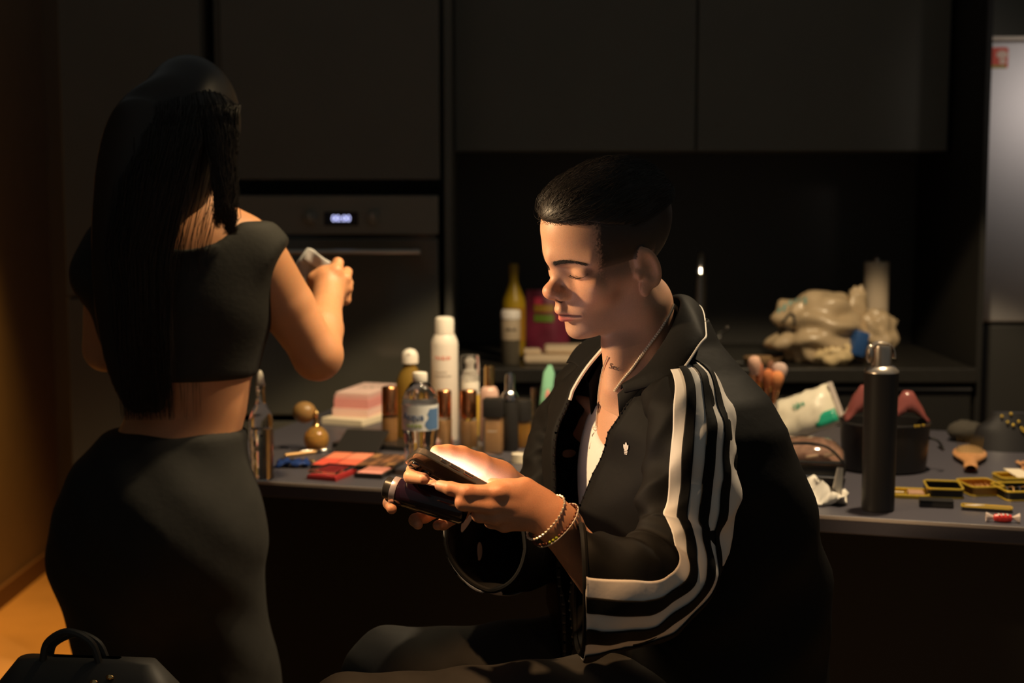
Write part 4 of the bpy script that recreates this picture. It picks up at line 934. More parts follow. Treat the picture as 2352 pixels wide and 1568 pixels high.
for i, (dx, dy, hh, r, c, lab) in enumerate(brs):
    b = thing('makeup_brush', lab, 'brush', bb + np.array([dx*.45*s, dy*.45*s, .006]), group='brushes in the cup', rot=(R_(-dy*.28), R_(dx*.36), 0))
    mb = mat('bristle_%d' % i, c, .85, vary=.25, scale=500)
    obj('handle', LP([(3, 0), (3.6, 20), (4, 100), (3.4, hh-62)], s, 12), m_blackp if i % 2 else mat('copper_handle', (.62, .28, .12), .3, metal=.7), b); obj('ferrule', LP([(4, hh-62), (r*.55, hh-34)], s, 14), m_gold if i % 2 else m_copper, b)
    obj('bristles', LP([(r*.55, hh-34), (r*.9, hh-18), (r, hh-6), (r*.85, hh+4), (r*.45, hh+9), (1, hh+10)], s, 18), mb, b)
# pack of wipes, crumpled
def crumple(w, d, h, nx, ny, seed, amp):
    rg = np.random.default_rng(seed); X, Y = np.linspace(-w/2, w/2, nx), np.linspace(-d/2, d/2, ny); N = rg.normal(0, amp, (nx, ny)); N2 = rg.normal(0, amp, (nx, ny))
    top = np.array([[(x + N2[i, j]*.4, y + N2[i, j]*.4, h*(1-(2*x/w)**4*.6)*(1-(2*y/d)**4*.75) + N[i, j]) for j, y in enumerate(Y)] for i, x in enumerate(X)]); top[..., 2] = np.maximum(top[..., 2], .003)
    bot = top.copy(); bot[..., 2] = 0; v, f = grid_surface(top); v2, f2 = grid_surface(bot); n = len(v); fs = f + [tuple(q + n for q in a[::-1]) for a in f2]
    rim = [(i*ny) for i in range(nx)] + [(nx-1)*ny + j for j in range(1, ny)] + [i*ny + ny-1 for i in range(nx-2, -1, -1)] + [j for j in range(ny-2, 0, -1)]
    fs += [(rim[k], rim[(k+1) % len(rim)], rim[(k+1) % len(rim)] + n, rim[k] + n) for k in range(len(rim))]
    return np.concatenate([v, v2]), fs
# black bucket bag with wine red lining
s = px_m(2030, 1082)*1.06; t = T('toiletry_bag', 'black bucket toiletry bag with wine red flap', 'bag', 2030, 1078)
obj('bag', lathe([(84*s, 0), (90*s, 4*s), (94*s, 60*s), (96*s, 104*s), (92*s, 108*s), (88*s, 60*s), (4*s, 50*s)], 36, sy=.8), mat('black_leatherette', (.022, .020, .020), .35), t)
obj('zip', tube([(96*s*math.cos(a), 77*s*math.sin(a), 106*s) for a in np.linspace(0, 2*math.pi, 48, endpoint=False)], 2.6*s, 6, closed=True), m_blackp, t)
obj('zip_pull', join(*[box((x*s, -78*s*math.sqrt(max(0, 1-(x/96)**2)) - 2*s, 107*s), (6*s, 3*s, 5*s), bev=s) for x in (46, 54, 66)]), m_bgold, t)
def flap(x0, x1, hz, sd):
    rg = np.random.default_rng(sd); return np.array([[((x0 + (x1-x0)*u)*s, (30 - 50*v)*s, (104 + hz*math.sin(math.pi*min(max(u, .04), .96))*math.sin(math.pi*(.12+.76*v)) + rg.normal(0, 2))*s) for v in np.linspace(0, 1, 9)] for u in np.linspace(0, 1, 14)])
m_wine = mat('wine_red_vinyl', (.26, .075, .065), .22, coat=.5)
obj('flap', grid_surface(flap(-92, 8, 84, 1)), m_wine, t, solid=.002, angle=0); obj('flap', grid_surface(flap(6, 92, 70, 2)), m_wine, t, solid=.002, angle=0)
obj('strap', tube(spline([(92*s, 0, 70*s), (112*s, -.01, 66*s), (122*s, -.02, 48*s), (108*s, -.03, 56*s)], 6), 3*s, 6), m_blackp, t)
# clear pouch on a black case
s = px_m(1850, 1130); t = T('black_case', 'soft black case under the clear pouch', 'case', 1846, 1112, rz=TR); t.scale = (1.22, 1.2, 1.0); obj('body', box((0, .02, .024), (.125, .11, .048), bev=.014, seg=4), MATS['black_leatherette'], t); obj('zip', tube([(x, y + .02, .026) for x, y in rrect(.127, .112, .016)], .0016, 6, closed=True), m_chrome, t)
t = thing('clear_pouch', 'transparent zip pouch with dark trim and pale contents', 'pouch', tp(1844, 1112) + TN*.02 + [0, 0, .0485], TR + R_(4))
t.scale = (1.22, 1.2, 1.2)
obj('window', xf(crumple(.122, .105, .034, 12, 10, 4, .0016)), m_pet, t, angle=0); obj('contents', xf(crumple(.108, .088, .026, 11, 8, 5, .004), (0, 0, .001)), mat('pinkish_contents', (.62, .36, .25), .6, vary=.3, scale=60), t, angle=0)
obj('trim', tube([(x, y, .004) for x, y in rrect(.124, .108, .014)], .003, 6, closed=True), m_blackp, t); obj('trim', tube(spline([(-.06, -.05, .006), (-.03, -.046, .030), (.03, -.046, .030), (.06, -.05, .006)], 6), .0022, 6), m_blackp, t)
for k, (x, y) in enumerate(((-.03, -.047), (.012, -.048), (.04, -.047))): obj('hair_clip', box((x, y, .008 + .004*k), (.020, .004, .006), rot=(0, R_(-12), 0), bev=.001), mat('pale_clip', (.80, .55, .36), .4), t)
# wipes pack standing on the pouch
t = thing('wipes_pack', 'crumpled white and green pack of wet wipes leaning behind the pouch', 'wipes', tp(1862, 1030) + [0, 0, .026], rot=(R_(64), R_(-22), R_(-12))); t.scale = (1.22, 1.22, 1.1)
obj('pack', xf(crumple(.125, .080, .028, 13, 9, 8, .0022), (0, .045, 0)), mat('white_wrapper', (.86, .79, .62), .32, coat=.3), t, angle=0); obj('green_print', xf(crumple(.042, .024, .003, 5, 4, 2, .0006), (.038, .018, .022)), mat('teal_print', (.02, .36, .22), .3), t, angle=0)
obj('seal', xf(box((0, 0, 0), (.010, .078, .002)), (.066, .045, .012), (0, R_(30), 0)), mat('grey_seal', (.45, .38, .33), .4), t, smooth=False); obj('print', marks(4, .022, .012, .5, 0, 0, 7), MATS['teal_print'], t, loc=(0, .056, -.4695), rot=(R_(-90), 0, 0), smooth=False)
# crumpled tissue
t = T('crumpled_tissue', 'crumpled white tissue at the island edge behind the jacket', 'tissue', 1862, 1152, rz=R_(-20))
t.scale = (1.55, 1.5, 1.5)
rg = np.random.default_rng(12); G = []
for i, u in enumerate(np.linspace(-1, 1, 16)):
    G.append([(u*.042 + rg.normal(0, .002), v*.026*(1-.35*abs(u)) + rg.normal(0, .002), .004 + .020*(1-abs(u))*(1-v*v) + .010*math.sin(6*u+4*v) + rg.normal(0, .0018)) for v in np.linspace(-1, 1, 11)])
G = np.array(G); G[..., 2] = np.maximum(G[..., 2], .002)
mt = mat('tissue', (.92, .86, .76), .9); obj('tissue', grid_surface(G), mt, t, solid=.0012, angle=0)
G2 = np.array([[(.030 + .007*math.cos(a)*(1-h*.5) + .004*h, -.004 + .006*math.sin(a)*(1-h*.6), .006 + h*.040) for a in np.linspace(0, 2*math.pi, 10, endpoint=False)] for h in np.linspace(0, 1, 7)]); obj('twisted_corner', grid_surface(G2, True), mt, t, angle=0)
# tall black spray can with silver actuator
s = px_m(2016, 1170); t = T('spray_can', 'tall black spray can with silver spray nozzle', 'spray can', 2016, 1170)
obj('can', LP([(35, 0), (37, 2), (37, 6), (38.5, 300), (39, 318)], s, 40), mat('satin_black_can', (.020, .018, .018), .45), t)
m_sil = mat('silver_plastic', (.62, .55, .48), .3, metal=.8)
obj('shoulder', LP([(39, 318), (38.5, 322), (27, 333), (24, 334)], s, 40), m_sil, t)
nz = obj('nozzle', LP([(23, 334), (23.5, 372), (22, 380)], s, 32), m_sil, t)
obj('trigger', grid_surface([[((x)*s, y*s, z*s) for y in np.linspace(-15, 15, 7)] for x, z in spline([(-24, 376), (-12, 386), (4, 386), (18, 380), (25, 366), (27, 350)], 4)]), m_sil, nz, solid=.0022, angle=0); obj('thumb_rest', xf(sphere((0, 0, 0), (10*s, 12*s, 22*s), 16, 12), (-27*s, 0, 360*s)), m_sil, nz)
# hairbrush lying bristles up, handle towards the island edge
s = px_m(2230, 1075); t = T('hairbrush', 'wooden hairbrush lying with its bristles up', 'hairbrush', 2228, 1066, rz=R_(-17))
G = [[(a*math.cos(q)*s, b*s, (12 + hgt*math.sin(q))*s) for q in np.linspace(0, 2*math.pi, 20, endpoint=False)] for b, a, hgt in ((-118, 12, 8), (-105, 18, 11), (-60, 14, 10), (-20, 16, 10), (15, 32, 10), (60, 41, 9), (110, 40, 8), (150, 26, 7), (168, 6, 5))]
obj('handle', grid_surface(G, True), m_wood, t, angle=0, sub=1); obj('cushion', xf(sphere((0, 0, 0), (32*s, 62*s, 8*s), 20, 10), (0, 86*s, 18*s)), mat('brush_cushion', (.40, .24, .10), .6), t)
bt = []
for i in range(-4, 5):
    for j in range(-8, 9):
        x, y = i*6.5, j*6.8
        if (x/30)**2 + (y/58)**2 < 1: bt.append(tube([(x*s, (86+y)*s, 22*s), ((x*1.12)*s, (86+y*1.04)*s, 48*s)], .45*s, 4))
obj('bristles', join(*bt), mat('brush_bristle', (.16, .10, .03), .5), t, kind='stuff')
# tins with gold rims
def tin(label, x, y, w, d, h, rz, fill=None, fm=None, inner=None, group='gold rimmed tins', gold=False):
    t = thing('tin', label, 'tin', tp(x, y), TR + rz, group); m_in = inner or mat('tin_black', (.03, .027, .022), .3, metal=.3); o, i = rrect(w, d, .010), rrect(w-.004, d-.004, .009); n = len(o)
    v = [(a, b, 0) for a, b in o] + [(a, b, h) for a, b in o] + [(a, b, h) for a, b in i] + [(a, b, .002) for a, b in i]; f = [tuple(range(n))[::-1]] + [(k*n+q, k*n+(q+1) % n, (k+1)*n+(q+1) % n, (k+1)*n+q) for k in range(3) for q in range(n)] + [tuple(range(3*n, 4*n))]
    obj('tray', (V(v), f), m_in, t, smooth=False); obj('rim', tube([(a, b, h) for a, b in rrect(w-.001, d-.001, .010)], .0021, 8, closed=True), m_bgold, t); obj('base_rim', tube([(a, b, .002) for a, b in o], .0016, 6, closed=True), m_bgold, t)
    return t
m_ting = mat('tin_gold', (.62, .42, .06), .3, metal=.8)
t = tin('gold rimmed tin with a brown powder cake', 2090, 1137, .066, .066, .006, R_(5), inner=m_ting); obj('powder_cake', box((.010, -.006, .006), (.030, .036, .007), bev=.003), mat('taupe_powder', (.42, .24, .15), .85), t); obj('label_strip', box((-.02, .008, .0035), (.018, .006, .002)), m_cream, t, smooth=False)
t = tin('empty black tin with gold rim', 2166, 1135, .066, .080, .018, R_(6))
t = tin('gold rimmed tin filled with hair pins', 2250, 1130, .066, .080, .018, R_(22), inner=mat('tin_bronze', (.50, .26, .06), .35, metal=.7))
for k in range(16):
    a = np.random.default_rng(k).uniform(-.5, .5); x = -.026 + .0034*k; pl = obj('hair_pin', tube(spline([(x, -.026, .007), (x + .004*a, -.004, .013 + .002*(k % 3)), (x + .006*a, .018, .009)], 4), .0009, 5), mat('bronze_pin', (.70, .38, .16), .35, metal=.6), t)
t = tin('gold rimmed tin of hair clips at the right edge', 2335, 1140, .072, .085, .018, R_(20))
for k in range(5): obj('hair_clip', tube(spline([(-.026 + .012*k, -.02, .008), (-.02 + .012*k, .0, .018), (-.022 + .012*k, .02, .012)], 4), .0016, 6), MATS['bronze_pin'] if k % 2 else m_chrome, t)
t = tin('open gold lid standing behind the hair clip tin', 2330, 1103, .072, .060, .010, R_(20), inner=m_ting); obj('paper', box((.010, 0, .014), (.045, .045, .001), rot=(R_(14), R_(6), R_(20))), m_cream, t, smooth=False)
def slim(label, x, y, w, d, h, rz, m):
    t = thing('slim_case', label, 'case', tp(x, y), TR + rz, 'slim cases at the island edge'); obj('base', box((0, 0, h/2), (w, d, h), bev=.002), m_blackp, t, smooth=False); return t
t = slim('slim closed black case in front of the empty tin', 2150, 1163, .060, .028, .010, R_(4), m_blackp); obj('lid', box((0, 0, .0125), (.060, .028, .004), bev=.0015), m_blackp, t, smooth=False)
t = slim('slim open gold case with pins at the island edge', 2266, 1172, .088, .026, .006, R_(-3), m_bgold); obj('tray', box((0, 0, .0065), (.084, .022, .002), bev=.0008), m_ting, t, smooth=False); obj('rim', tube([(a, b, .0075) for a, b in rrect(.087, .025, .006)], .0011, 6, closed=True), m_bgold, t)
for k in range(5): obj('pin', tube([(-.038 + .004*k, -.006, .0085), (-.016 + .003*k, .005, .0088)], .0007, 5), m_capw, t)
# wrapped sweet
t = T('wrapped_sweet', 'red and white wrapped sweet at the island edge', 'sweet', 2303, 1199, rz=R_(-12))
obj('sweet', lathe([(.002, -.016), (.006, -.014), (.0075, -.004), (.0075, .006), (.006, .014), (.002, .016)], 14), mat('red_wrapper', (.72, .05, .04), .25, vary=.3, scale=250), t, loc=(0, 0, .0076), rot=(0, R_(90), 0))
for sg in (-1, 1): obj('wrapper_end', xf(lathe([(.002, 0), (.004, .005), (.0085, .013)], 9, close=False), (sg*.015, 0, .0086), (0, R_(90*sg), 0), (1, .8, 1)), mat('white_wrapper_end', (.85, .70, .62), .3), t, solid=.0006, smooth=False)
obj('white_print', join(*[box((x, -.0035, .0145), (.003, .005, .0008), rot=(R_(20), 0, R_(30))) for x in (-.007, 0, .007)]), m_capw, t, smooth=False)
# black evening bag with gold studs
s = px_m(2300, 1035); t = T('studded_bag', 'black bag with gold studs and chain at the right edge', 'bag', 2318, 1030, rz=R_(-10))
G = np.array([[((92 - 6*k)*math.cos(a)*s*(1 if k < 4 else .7), (52 - 8*k)*math.sin(a)*s, (k*17)*s) for a in np.linspace(0, 2*math.pi, 28, endpoint=False)] for k in range(6)]); obj('bag', join(grid_surface(G, True), ([tuple(G[-1].mean(0))] + [tuple(q) for q in G[-1]], [(0, 1+i, 1+(i+1) % 28) for i in range(28)])), MATS['black_leatherette'], t, angle=0)
for k, (x, y, z) in enumerate(((-10, -28, 66), (2, -30, 60), (14, -28, 68), (20, -33, 54), (28, -33, 52), (34, -30, 60), (-22, -20, 78), (-2, -18, 84))): obj('stud', sphere((x*s, y*s, z*s), 3.4*s, 10, 8), m_bgold, t)
obj('chain', tube(spline([(20*s, -34*s, 50*s), (48*s, -44*s, 30*s), (60*s, -56*s, 12*s), (80*s, -60*s, 4*s)], 6), 2*s, 6), m_bgold, t)
# dark net bag / hat behind the hairbrush
s = px_m(2225, 1005); t = T('soft_pouch', 'dark soft mesh pouch behind the hairbrush', 'pouch', 2218, 1012)
rg = np.random.default_rng(3); v, f = sphere((0, 0, 22*s), (42*s, 36*s, 24*s), 22, 14); v = v + rg.normal(0, 1.2*s, v.shape); v[:, 2] = np.maximum(v[:, 2], 0); obj('mesh_body', (v, f), mat('dark_net', (.06, .052, .04), .9), t, angle=0)
# stub brush at the right frame edge
t = thing('makeup_brush', 'fan brush lying by the tins at the right frame edge', 'brush', tp(2350, 1075) + [0, 0, .004], rot=(0, 0, R_(70))); obj('handle', tube([(-.09, 0, 0), (-.02, 0, .001)], .0035, 8), m_wood, t); obj('ferrule', tube([(-.02, 0, .001), (0, 0, .002)], [.004, .005], 8), m_copper, t)
obj('bristles', grid_surface(np.array([[(u*.030, w_*(.004 + .012*u), .003 + .002*math.cos(9*w_)) for w_ in np.linspace(-1, 1, 15)] for u in np.linspace(0, 1, 5)])), mat('tan_bristle', (.60, .30, .12), .85, vary=.3, scale=500), t, solid=.004, angle=0)
# ------------------------------------------------------------------ things on the back worktop
def cp_(x, y, off=0.): return onz(x, y, CZ) + [0, off, 0]
def on_counter(name, label, cat, x, Y, **k):
    """stand a thing on the worktop at picture column x, depth Y"""
    p = at(x, 800, Y); return thing(name, label, cat, (p[0], Y, CZ), **k)
s = 4.15/FPX
t = on_counter('cooking_oil_bottle', 'tall yellow bottle with narrow neck on the back worktop', 'bottle', 1180, 4.15)
obj('bottle', LP([(24, 0), (27, 4), (27, 128), (25, 138), (13, 168), (10, 180), (10, 196)], s), mat('yellow_oil', (.40, .26, .012), .35, coat=.2), t); obj('cap', LP([(11, 196), (11, 216), (9, 218)], s), mat('dark_yellow_cap', (.30, .19, .02), .4), t); obj('label', lathe([(27.6*s, 40*s), (27.6*s, 118*s)], 28, close=False), mat('amber_label', (.36, .18, .012), .5), t)
s = 4.02/FPX
t = on_counter('spice_jar', 'small dark jar with white cap in front of the yellow bottle', 'jar', 1173, 4.02); obj('jar', LP([(21, 0), (22, 3), (22, 62)], s), mat('dark_jar', (.10, .085, .06), .3), t); obj('label', LP([(22.4, 56), (22.4, 100), (20, 104)], s), mat('beige_label', (.48, .38, .26), .6), t); obj('print', marks(5, 30*s, 8*s, 22.8*s, 80*s, 0, 3), m_blackp, t, smooth=False); obj('cap', LP([(23, 104), (23, 120), (20, 124)], s), m_capw, t)
t = on_counter('snack_bag', 'upright maroon snack bag behind the face', 'bag', 1258, 4.24); s = 4.24/FPX
G = np.array([[((-50 + 100*u)*s, -(22*math.sin(math.pi*u)*(1-v)**.5 + 2*math.sin(9*u+5*v))*s, (150*v)*s) for v in np.linspace(0, 1, 10)] for u in np.linspace(0, 1, 12)]); G2 = G.copy(); G2[..., 1] *= -1
obj('bag', join(grid_surface(G), grid_surface(G2)), mat('maroon_foil', (.17, .02, .045), .4, vary=.2, scale=20), t, angle=0); obj('yellow_print', grid_surface(G[2:8, 6:8] + np.array([0, -.002, 0])), mat('bag_yellow', (.32, .18, .02), .5), t, angle=0); obj('green_print', grid_surface(G[2:8, 5:7] + np.array([0, -.003, -.008])), mat('bag_green', (.12, .20, .02), .5), t, angle=0); obj('pink_print', grid_surface(G[2:5, 7:9] + np.array([0, -.003, 0])), mat('bag_pink', (.60, .05, .10), .5), t, angle=0)
t = on_counter('folded_cloth', 'folded cream tea towel on the worktop', 'towel', 1290, 4.06); obj('towel', box((-.01, 0, .012), (.20, .15, .024), bev=.010, seg=3), mat('cream_towel', (.66, .52, .36), .95, bump=.5, bscale=80), t); obj('top_fold', box((.02, .02, .035), (.14, .10, .022), bev=.010, seg=3), MATS['cream_towel'], t); obj('corner', box((-.085, .01, .03), (.05, .06, .012), bev=.005), MATS['cream_towel'], t)
# tap
s = 4.3/FPX; t = on_counter('kitchen_tap', 'tall dark kitchen tap behind the seated person', 'tap', 1612, 4.30)
m_tap = mat('dark_chrome', (.16, .15, .14), .18, metal=.9)
obj('base', LP([(18, 0), (18, 6), (12, 10)], s), m_tap, t); obj('spout', tube(spline([(0, 0, 0), (0, 0, 120*s), (-1*s, -.01, 195*s), (-6*s, -.05, 226*s), (-14*s, -.10, 226*s), (-20*s, -.14, 205*s), (-22*s, -.15, 170*s)], 7), 9*s, 14), m_tap, t); obj('spray_head', tube([(-22*s, -.15, 172*s), (-23*s, -.155, 100*s)], [11*s, 13*s], 14), m_tap, t); obj('ring', tube([(-21*s, -.145, 196*s), (-22*s, -.15, 186*s)], 11.5*s, 14), m_chrome, t)
obj('lever', join(tube([(8*s, 0, 40*s), (34*s, -.02, 44*s), (52*s, -.03, 56*s)], 4.5*s, 8), sphere((54*s, -.031, 58*s), 6*s, 10, 8)), m_tap, t); obj('lever_knob', sphere((36*s, -.035, 38*s), 6*s, 12, 8), m_chrome, t)
# plastic carrier bag
t = on_counter('plastic_bag', 'crumpled translucent plastic carrier bag with teal lettering', 'bag', 1880, 4.05)
def blob(c, r, seed, amp, nu=64, nv=40):
    rg = np.random.default_rng(seed); v, f = sphere((0, 0, 0), 1, nu, nv); K = rg.normal(0, 1, (16, 3))*2.7; ph = rg.uniform(0, 6, 16)
    d = 1 + amp*(np.abs(np.sin(v @ K.T + ph)).mean(1) - .6)*4 + amp*.25*np.sin(v @ (K[:4].T*2.7)).sum(1); v = v*d[:, None]*np.asarray(r) + np.asarray(c); v[:, 2] = np.maximum(v[:, 2], .002); return v, f
m_bag = mat('milky_plastic', (.58, .44, .27), .30, spec=.5, sss=0, coat=.2); bp_ = bpy.data.materials['milky_plastic'].node_tree.nodes['Principled BSDF']; bp_.inputs['Transmission Weight'].default_value = .12
bg = obj('bag', blob((0, 0, .090), (.128, .095, .108), 4, .20), m_bag, t, angle=0)
obj('handle', blob((.105, .0, .150), (.030, .020, .062), 6, .3, 30, 20), m_bag, t, angle=0); obj('knot', blob((.155, -.02, .075), (.052, .045, .070), 9, .3, 36, 24), m_bag, t, angle=0); obj('corner', blob((.03, -.07, .030), (.050, .040, .036), 11, .3, 32, 20), mat('cream_plastic_bag', (.80, .62, .34), .35), t, angle=0)
obj('blue_packet', box((.095, -.07, .062), (.042, .05, .072), rot=(0, R_(15), R_(10)), bev=.008), mat('blue_packet', (.03, .09, .26), .35), t)
mt_ = mat('teal_ink', (.10, .34, .32), .5); mb_ = mat('black_ink', (.05, .04, .03), .6)
bpy.context.view_layer.update()
for k, (x, y) in enumerate(((1790, 712), (1802, 706), (1815, 696), (1826, 692), (1838, 690), (1850, 690))):
    h = cast(bg, x, y, .001)
    if h is not None: obj('teal_letter', box((0, 0, 0), (.007, .020 if k % 2 else .015, .001), rot=(0, 0, R_(-14 + 5*k))), mt_, t, loc=h[0] - np.array(t.location), rot=on_surface(h[1]), smooth=False)
for pts in (((1800, 740), (1808, 728), (1818, 722), (1826, 730), (1825, 745)), ((1793, 757), (1805, 752), (1818, 757), (1826, 760))):
    pp = [cast(bg, x, y, .0015) for x, y in pts]; pp = [q[0] - np.array(t.location) for q in pp if q is not None]
    if len(pp) > 2: obj('black_print', tube(spline(pp, 4), .0045, 6), mb_, t)
# paper towel roll
s = 4.3/FPX; t = on_counter('paper_towel', 'upright white paper towel roll by the fridge', 'paper towel', 2009, 4.32); obj('roll', LP([(12, 0), (28, 0), (28, 208), (12, 208), (11, 200)], s, 32), mat('paper_towel_white', (.62, .50, .36), .9, bump=.4, bscale=120), t); obj('core', LP([(9, 0), (9, 216), (3, 222)], s), m_steel, t); obj('foot', LP([(34, 0), (34, 3), (30, 4)], s), m_steel, t)
# chopping board edge and small cup beside the bag
t = on_counter('sponge_holder', 'small tan dish beside the plastic bag', 'dish', 1752, 4.02); obj('dish', lathe([(.035, 0), (.042, .004), (.046, .018), (.043, .018), (.036, .007), (.003, .006)], 24, sx=1.2), mat('tan_ceramic', (.30, .18, .09), .4), t); obj('sponge', box((0, 0, .014), (.05, .036, .014), bev=.004), mat('tan_sponge', (.34, .20, .09), .9), t)
# ------------------------------------------------------------------ things held and worn, stools, bag in front
PA = W(963, 1028, 1.745); LX = np.array([.070, .0076, -.041]); LX /= np.linalg.norm(LX); SX = np.array([-.022, .062, -.026]); SX -= LX*SX.dot(LX); SX /= np.linalg.norm(SX); NX = np.cross(SX, LX)
if NX[2] < 0: NX = -NX
PL_, PW_ = .150, .073
pc = PA + LX*PL_/2 + SX*PW_/2
Mx = Matrix((LX, np.cross(NX, LX), NX)).transposed()       # local x: long axis to the chin end, z: out of the screen
ph = thing('smartphone', 'smartphone in a clear case held in both hands', 'phone', pc, rot=Mx.to_euler())
m_frame = mat('phone_gold_frame', (.50, .38, .28), .25, metal=1)
obj('frame', prism(rrect(PL_-.003, PW_-.003, .012, 6), -.0035, .0035), m_frame, ph, smooth=False)
obj('back_glass', prism(rrect(PL_-.005, PW_-.005, .011, 6), -.0042, -.0034), mat('phone_back', (.07, .055, .045), .15), ph, smooth=False)
scr = obj('screen', prism(rrect(PL_-.008, PW_-.008, .009, 6), .0034, .0040), mat('lit_screen', (.6, .6, .6), .2, emit=(1, .86, .88), estr=7), ph, smooth=False)
obj('case', prism(rrect(PL_, PW_, .0135, 6), -.0056, .0030), mat('clear_case', (.95, .90, .82), .08, trans=.96, ior=1.25), ph, smooth=False)
sy = 1 if np.dot(np.cross(NX, LX), SX) > 0 else -1
cb = obj('camera_bump', prism([(x - PL_/2 + .021, y + sy*(PW_/2 - .021)) for x, y in rrect(.034, .034, .009)], -.0078, -.0044), mat('camera_glass', (.12, .10, .085), .12), ph, smooth=False)
for dx, dy in ((-.008, -.008), (-.008, .008), (.008, 0)): obj('lens', lathe([(.0064, -.0098), (.0068, -.0080), (.0068, -.0076)], 20, (dx - PL_/2 + .021, dy + sy*(PW_/2 - .021), 0)), mat('lens_black', (.01, .01, .012), .05, coat=1), cb)
for a, l in ((-.040, .008), (-.024, .014), (-.004, .014)): obj('side_button', box((a, -sy*(PW_/2 + .0004), 0), (l, .0016, .003), bev=.0006), m_frame, ph, smooth=False)
# dark purple bottle with chrome collar under the phone
a, b = W(884, 1118, 1.815), W(1070, 1172, 1.790); d = b - a; L = np.linalg.norm(d)
bt = thing('spray_bottle', 'dark purple bottle with chrome collar held under the phone', 'bottle', b, rot=Vector(-d/L).to_track_quat('Z', 'Y').to_euler())
obj('bottle', lathe([(.017, 0), (.0195, .003), (.0195, L*.72), (.018, L*.80), (.0165, L*.83)], 28), mat('purple_glass', (.014, .005, .011), .14, coat=.4), bt); obj('collar', lathe([(.0172, L*.83), (.0175, L*.835), (.0175, L*.90), (.015, L*.905)], 28), mat('bright_collar', (.75, .66, .70), .25, metal=.6), bt); obj('cap', lathe([(.0145, L*.905), (.0145, L*.985), (.012, L)], 24), m_blackp, bt)
# bracelets on the near wrist
def bracelet_ring(c, ax, ru, rv, tilt):
    ax = ax/np.linalg.norm(ax); u = np.array([0, -1., .15]); u -= ax*u.dot(ax); u /= np.linalg.norm(u); v = np.cross(ax, u)
    return [c + u*ru*math.cos(q) + v*rv*math.sin(q) + ax*tilt*math.sin(q) for q in np.linspace(0, 2*math.pi, 72, endpoint=False)]
fx = W(1340, 1250, 1.73) - W(1250, 1165, 1.705)
def wrist_ring(x, y, gap, sag, tilt):
    """a loop lying on the skin of the near wrist"""
    c = W(x, y, 1.708); ax = fx/np.linalg.norm(fx); u = np.array([0, -1., 0]); u -= ax*u.dot(ax); u /= np.linalg.norm(u); v = np.cross(ax, u); v = v if v[2] > 0 else -v
    rs = np.linspace(.006, .060, 110); out = []
    for q in np.linspace(0, 2*math.pi, 72, endpoint=False):
        d = u*math.cos(q) + v*math.sin(q) + ax*tilt*math.sin(q); P = (c + rs[:, None]*d).astype(np.float32); D = left_hand(P[:, None, None]).ravel(); i = np.argmax(D > 0); out.append((rs[i] if D[i] > 0 else .03, d))
    r = np.array([o[0] for o in out]); r = np.maximum(r, np.convolve(np.r_[r[-4:], r, r[:4]], np.ones(9)/9, 'valid')) + gap
    return [c + o[1]*(k + sag*max(0, -math.sin(q))) for o, k, q in zip(out, r, np.linspace(0, 2*math.pi, 72, endpoint=False))]
br1 = wrist_ring(1250, 1190, .0020, .006, -.10); br2 = wrist_ring(1272, 1206, .0026, .005, .06); br3 = wrist_ring(1276, 1207, .0040, .004, .02)
t = thing('chain_bracelet', 'silver twisted chain bracelet nearest the hand', 'bracelet', br1[0])
for k in range(0, 72, 2):
    p = br1[k] - np.array(t.location); q = br1[(k+2) % 72] - np.array(t.location); obj('link', tube([p, (p+q)/2 + [0, -.0006, .0004], q], [.0005, .0019, .0005], 7), mat('silver_chain', (.85, .74, .60), .35, metal=.55), t)
t = thing('bead_bracelet', 'dark red and green bead bracelet on the wrist', 'bracelet', br2[0])
m_br, m_bg = mat('dark_red_bead', (.12, .035, .02), .25), mat('green_bead', (.30, .34, .02), .25); sb = mesh('bead', sphere((0, 0, 0), .0021, 10, 7)); sb.materials.append(m_br); sg = mesh('bead', sphere((0, 0, 0), .0020, 10, 7)); sg.materials.append(m_bg)
for k in range(0, 72, 2): obj('bead', sg if (k % 36) > 28 else sb, None, t, loc=br2[k] - np.array(t.location))
t = thing('bangle', 'thin silver bangle over the beads', 'bangle', br3[0]); obj('ring', tube(np.array(br3) - np.array(t.location), .0010, 8, closed=True), MATS['silver_chain'], t)
# necklaces
def drape(px): return [skin_pt(x, y, 1.92) for x, y in spline(px, 5)]
def necklace(name, label, pts, r, m):
    P = spline(pts, 3); t = thing(name, label, 'necklace', P[0]); n = len(P)
    for k in range(0, n-1):
        c, d = P[k] - P[0], P[min(k+1, n-1)] - P[0]; w_ = np.array([0, -.0005 if k % 2 else .0002, .0004 if k % 2 else -.0004]); obj('link', tube([c + w_, (c+d)/2 - w_, d + w_], [r*.7, r, r*.7], 6), m, t)
    return t, P
m_silv = mat('silver_chain', (.85, .74, .60), .35, metal=.55)
body_o = [o for o in man.children if o.name.startswith('body')][0]; tank_o = [o for o in man.children if o.name.startswith('tank_top')][0]
def skin_pt(x, y, Y):
    best = None
    for o in (body_o, tank_o):
        h = cast(o, x, y, .0022)
        if h is not None and (best is None or h[0][1] < best[1]): best = h[0]
    return best if best is not None and abs(best[1] - Y) < .09 else W(x, y, Y)
necklace('rope_chain', 'silver rope chain running up the side of the neck', drape(((1544, 700), (1538, 716), (1524, 742), (1500, 778), (1475, 812), (1452, 845), (1430, 872), (1412, 898))), .0023, m_silv)
t, P_ = necklace('pendant_chain', 'fine chain with heart and figure pendant on the tank top', drape(((1397, 818), (1388, 845), (1381, 880), (1377, 915), (1374, 950), (1372, 978))), .0010, m_silv)
e = P_[-1] - P_[0] + np.array([0, -.002, 0])
